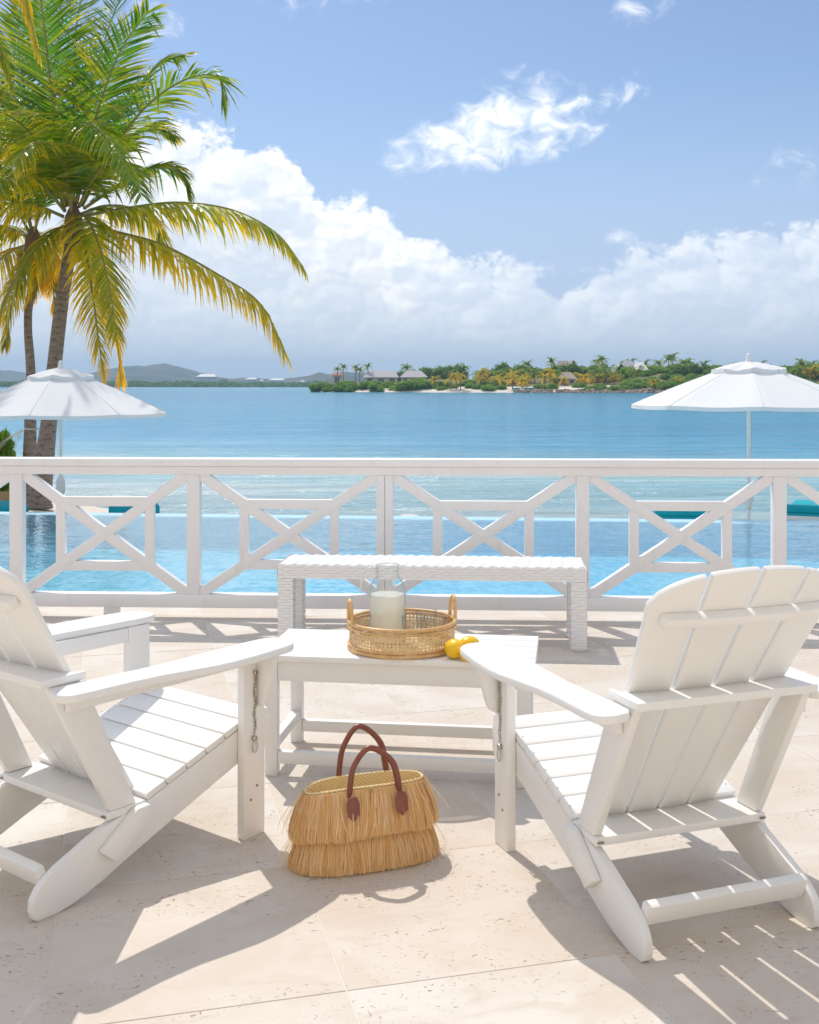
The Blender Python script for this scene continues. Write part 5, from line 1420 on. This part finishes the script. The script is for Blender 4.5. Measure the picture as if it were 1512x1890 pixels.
def house(px, d, wpx, wall_h, roof_h, depth, roofm, label, wallm=M_HOUSEWALL, hip=0.25, rz=0.0, zoff=0.0, nwin=3, gable=False):
    p = place(px, d); p.z += zoff; wd = wpx * p.y / FPX; r = thing('house', label, 'house', p, rz)
    m = MB(); m.box((0, 0, wall_h / 2 - 1.5), (wd, depth, wall_h + 3.0)); wl = m.build('wall', wallm, r)
    e = 0.6; zz = wall_h; hx, hy = wd / 2 + e, depth / 2 + e
    m = MB()
    if gable:   # gable end turned to the water
        m.add([(-hx, -hy, zz), (hx, -hy, zz), (0, -hy, zz + roof_h), (-hx, hy, zz), (hx, hy, zz), (0, hy, zz + roof_h)], [(0, 2, 5, 3), (2, 1, 4, 5), (0, 3, 4, 1), (3, 5, 4)])
        g = MB(); g.prism([(-hx + 0.5, zz), (hx - 0.5, zz), (0, zz + roof_h - 0.45)], -hy + 0.5, -hy + 0.6, lambda a, b, c: (a, c, b)); g.build('gable_wall', M_DARKWIN, r)
    else:
        rx = hx * (1 - hip * 2)
        m.add([(-hx, -hy, zz), (hx, -hy, zz), (hx, hy, zz), (-hx, hy, zz), (-rx, 0, zz + roof_h), (rx, 0, zz + roof_h)], [(0, 1, 5, 4), (1, 2, 5), (2, 3, 4, 5), (3, 0, 4), (0, 3, 2, 1)])
    m.build('roof', roofm, r)
    for i in range(nwin):
        x = -wd / 2 + wd * (i + 0.5) / nwin; m = MB(); m.box((x, -depth / 2 - 0.03, wall_h * 0.5), (wd / nwin * 0.5, 0.1, wall_h * 0.62)); wn = m.build('window', M_DARKWIN, wl)
    return r
def house_to(px, ridge_py, d, wpx, roof_h, depth, roofm, label, **kw):
    p = place(px, d); zt = CAMH - (ridge_py - HZN) * p.y / FPX; wall_h = max(1.6, zt - roof_h - p.z)
    return house(px, d, wpx, wall_h, roof_h, depth, roofm, label, **kw)
house_to(704, 684.5, 34, 60, 2.6, 12, M_ROOFGREY, 'long low house with a grey hipped roof behind the shore shrubs', nwin=3, hip=0.12)
house_to(764, 684, 30, 46, 2.6, 11, M_ROOFGREY, 'grey-roofed house wing showing just above the shrubs, next to the round trees', nwin=3)
house_to(623, 687.5, 45, 17, 1.2, 5, M_ROOFRED, 'small pavilion with a red tiled roof at the peninsula tip', nwin=1)
house_to(1040, 666, 58, 24, 4.2, 9, M_ROOFTHATCH, 'house with a steep pale thatched roof above the palm grove', nwin=2, hip=0.2)
house_to(1056, 665, 52, 13, 3.6, 9, M_ROOFTHATCH, 'narrow dark gable beside the steep thatched roof', gable=True, nwin=1)
house_to(1046, 687, 24, 28, 2.4, 7, M_ROOFTHATCH, 'low thatched beach hut under the palms of the far grove', nwin=2)
house_to(1142, 676, 40, 18, 3.2, 9, M_ROOFGREY, 'villa with a dark grey gable end facing the water', gable=True, nwin=1)
house_to(1160, 673, 44, 20, 3.6, 9, M_ROOFGREY, 'villa with a broad grey hipped roof among the palms', nwin=2)
house_to(1180, 675, 42, 20, 3.2, 9, M_ROOFWHITE, 'villa with a pale roof right of the two grey ones', nwin=2)
house_to(1272, 675, 60, 14, 0.7, 5, M_ROOFWHITE, 'small white flat-roofed house among the shrubs below the skyline palms', nwin=1)
for i, px in enumerate((952, 972, 980, 986)):
    p = place(px, 5); r = thing('beach_daybed', 'tiny turquoise daybed on the sand of the far beach', 'daybed', p, 0, 'turquoise daybeds on the far beach')
    m = MB(); m.box((0, 0, 0.55), (2.2 if i else 2.6, 2.0, 0.5)); m.build('cushion', M_TEAL, r, bevel=0.1)
    m = MB(); m.box((0, 0, 0.15), (2.0, 1.8, 0.3)); m.build('frame', M_POLE, r)


# ------------------------------------------------------------------ far shore at the left: mangroves, hills, sheds
YM = 1300.0
m = MB(); rr3 = random.Random(77)
for i in range(9000):
    px = rr3.uniform(-260, 600); dpt = rr3.uniform(0, 90); Y = YM + dpt; hmax = 7.5 * (0.72 + 0.55 * mnoise.noise(Vector((px * 0.03, 2.0, 0))) + 0.25 * mnoise.noise(Vector((px * 0.13, 9.0, 0)))) + 1.5
    if px > 420: hmax *= 0.78
    z = SEAZ + rr3.random() ** 0.6 * hmax * (0.75 + 0.25 * dpt / 90); x = pxx(px, Y); s = rr3.uniform(0.9, 2.3)
    nrm = Vector((rr3.gauss(0, 0.6), -0.5 + rr3.gauss(0, 0.5), 0.7 + rr3.gauss(0, 0.5))).normalized(); t = nrm.orthogonal().normalized(); b = nrm.cross(t); p = Vector((x, Y, z))
    m.add([p - t * s, p - b * s * 0.7, p + t * s, p + b * s * 0.7], [(0, 1, 2, 3)])
m.add([(pxx(-300, YM + 40), YM + 40, SEAZ - 1), (pxx(620, YM + 40), YM + 40, SEAZ - 1), (pxx(620, YM + 40), YM + 40, SEAZ + 5.2), (pxx(-300, YM + 40), YM + 40, SEAZ + 5.6)], [(0, 1, 2, 3)])
o = m.build('mangrove_belt', M_MANGROVE, kind='stuff'); tag(o, 'long low belt of mangroves along the far left shore', 'mangroves')
def ridge(name, prof, Y, depth, mat_, label=None):
    m = MB(); n = len(prof); sub = []
    xs = [prof[0][0] + (prof[-1][0] - prof[0][0]) * i / 80 for i in range(81)]
    for x in xs: sub.append((x, lerp_tab(prof, x)))
    rows = [(-depth, 0.0), (-depth * 0.6, 0.45), (-depth * 0.25, 0.83), (0, 1.0), (depth, 0.0)]
    for dy_, k in rows:
        for x, py in sub:
            zt = CAMH - (py - HZN) * Y / FPX - SEAZ; z = SEAZ - 1 + (zt + 1) * k + (4 * mnoise.noise(Vector((x * 0.05, dy_ * 0.01, 1.0))) * k * Y / 4000.0)
            m.v.append((pxx(x, Y), Y + dy_, z))
    nc = len(sub); m.f = [(j * nc + i, j * nc + i + 1, (j + 1) * nc + i + 1, (j + 1) * nc + i) for j in range(len(rows) - 1) for i in range(nc - 1)]
    return m.build(name, mat_, smooth=True, kind='structure')
ridge('hills', [(140, 706), (195, 688), (215, 679), (245, 675), (270, 675), (290, 671.5), (305, 671), (330, 677), (360, 684), (385, 692), (420, 700), (470, 706)], 3600, 700, M_HILL)
ridge('hills', [(-300, 690), (-120, 680), (-40, 684), (20, 683), (60, 690), (110, 700), (160, 706)], 4200, 700, M_HILL)
ridge('hills', [(330, 704), (400, 699), (450, 697), (520, 700), (560, 695), (590, 688), (605, 690), (640, 686), (700, 690), (780, 700)], 2600, 300, M_HILL)
def shed(px, py, wpx, Y, h, rh, label, roofm=M_ROOFWHITE):
    zt = CAMH - (py - HZN) * Y / FPX; wd = wpx * Y / FPX; r = thing('shed', label, 'building', (pxx(px, Y), Y, zt - h - rh), 0)
    m = MB(); m.box((0, 0, h / 2), (wd, 14, h)); m.build('wall', M_HOUSEWALL, r)
    m = MB(); m.add([(-wd / 2 - 1, -8, h), (wd / 2 + 1, -8, h), (wd / 2 - 2, 0, h + rh), (-wd / 2 + 4, 0, h + rh), (wd / 2 + 1, 8, h), (-wd / 2 - 1, 8, h)], [(0, 1, 2, 3), (3, 2, 4, 5), (0, 3, 5), (1, 4, 2)]); m.build('roof', roofm, r)
shed(382, 690.5, 34, 1420, 6, 3.4, 'large white-roofed shed rising above the mangroves below the hill')
shed(464, 697.5, 20, 1600, 5, 2.0, 'long pale building beyond the mangroves, nearer to the big shed')
shed(511, 698.5, 26, 1600, 5, 2.4, 'long pale building beyond the mangroves, nearer to the peninsula')
shed(483, 700, 5, 1560, 5, 2.0, 'tiny white house between the two long pale buildings')
shed(558, 702, 8, 1560, 4, 1.6, 'tiny white house close to the tip of the peninsula')

# ------------------------------------------------------------------ air over the bay
USE_HAZE = True
if USE_HAZE:
    hm_ = bpy.data.materials.new('haze_air'); hm_.use_nodes = True; t = NT(hm_.node_tree); t.n.clear(); o_ = t.add('ShaderNodeOutputMaterial'); v = t.add('ShaderNodeVolumePrincipled')
    v.inputs['Color'].default_value = (0.50, 0.74, 1.0, 1); v.inputs['Density'].default_value = 0.00021; v.inputs['Anisotropy'].default_value = 0.2
    t.l.new(v.outputs[0], o_.inputs['Volume'])
    m = MB(); m.box((0, 2500, 58), (9200, 6400, 124)); hz_o = m.build('haze', hm_, kind='stuff')
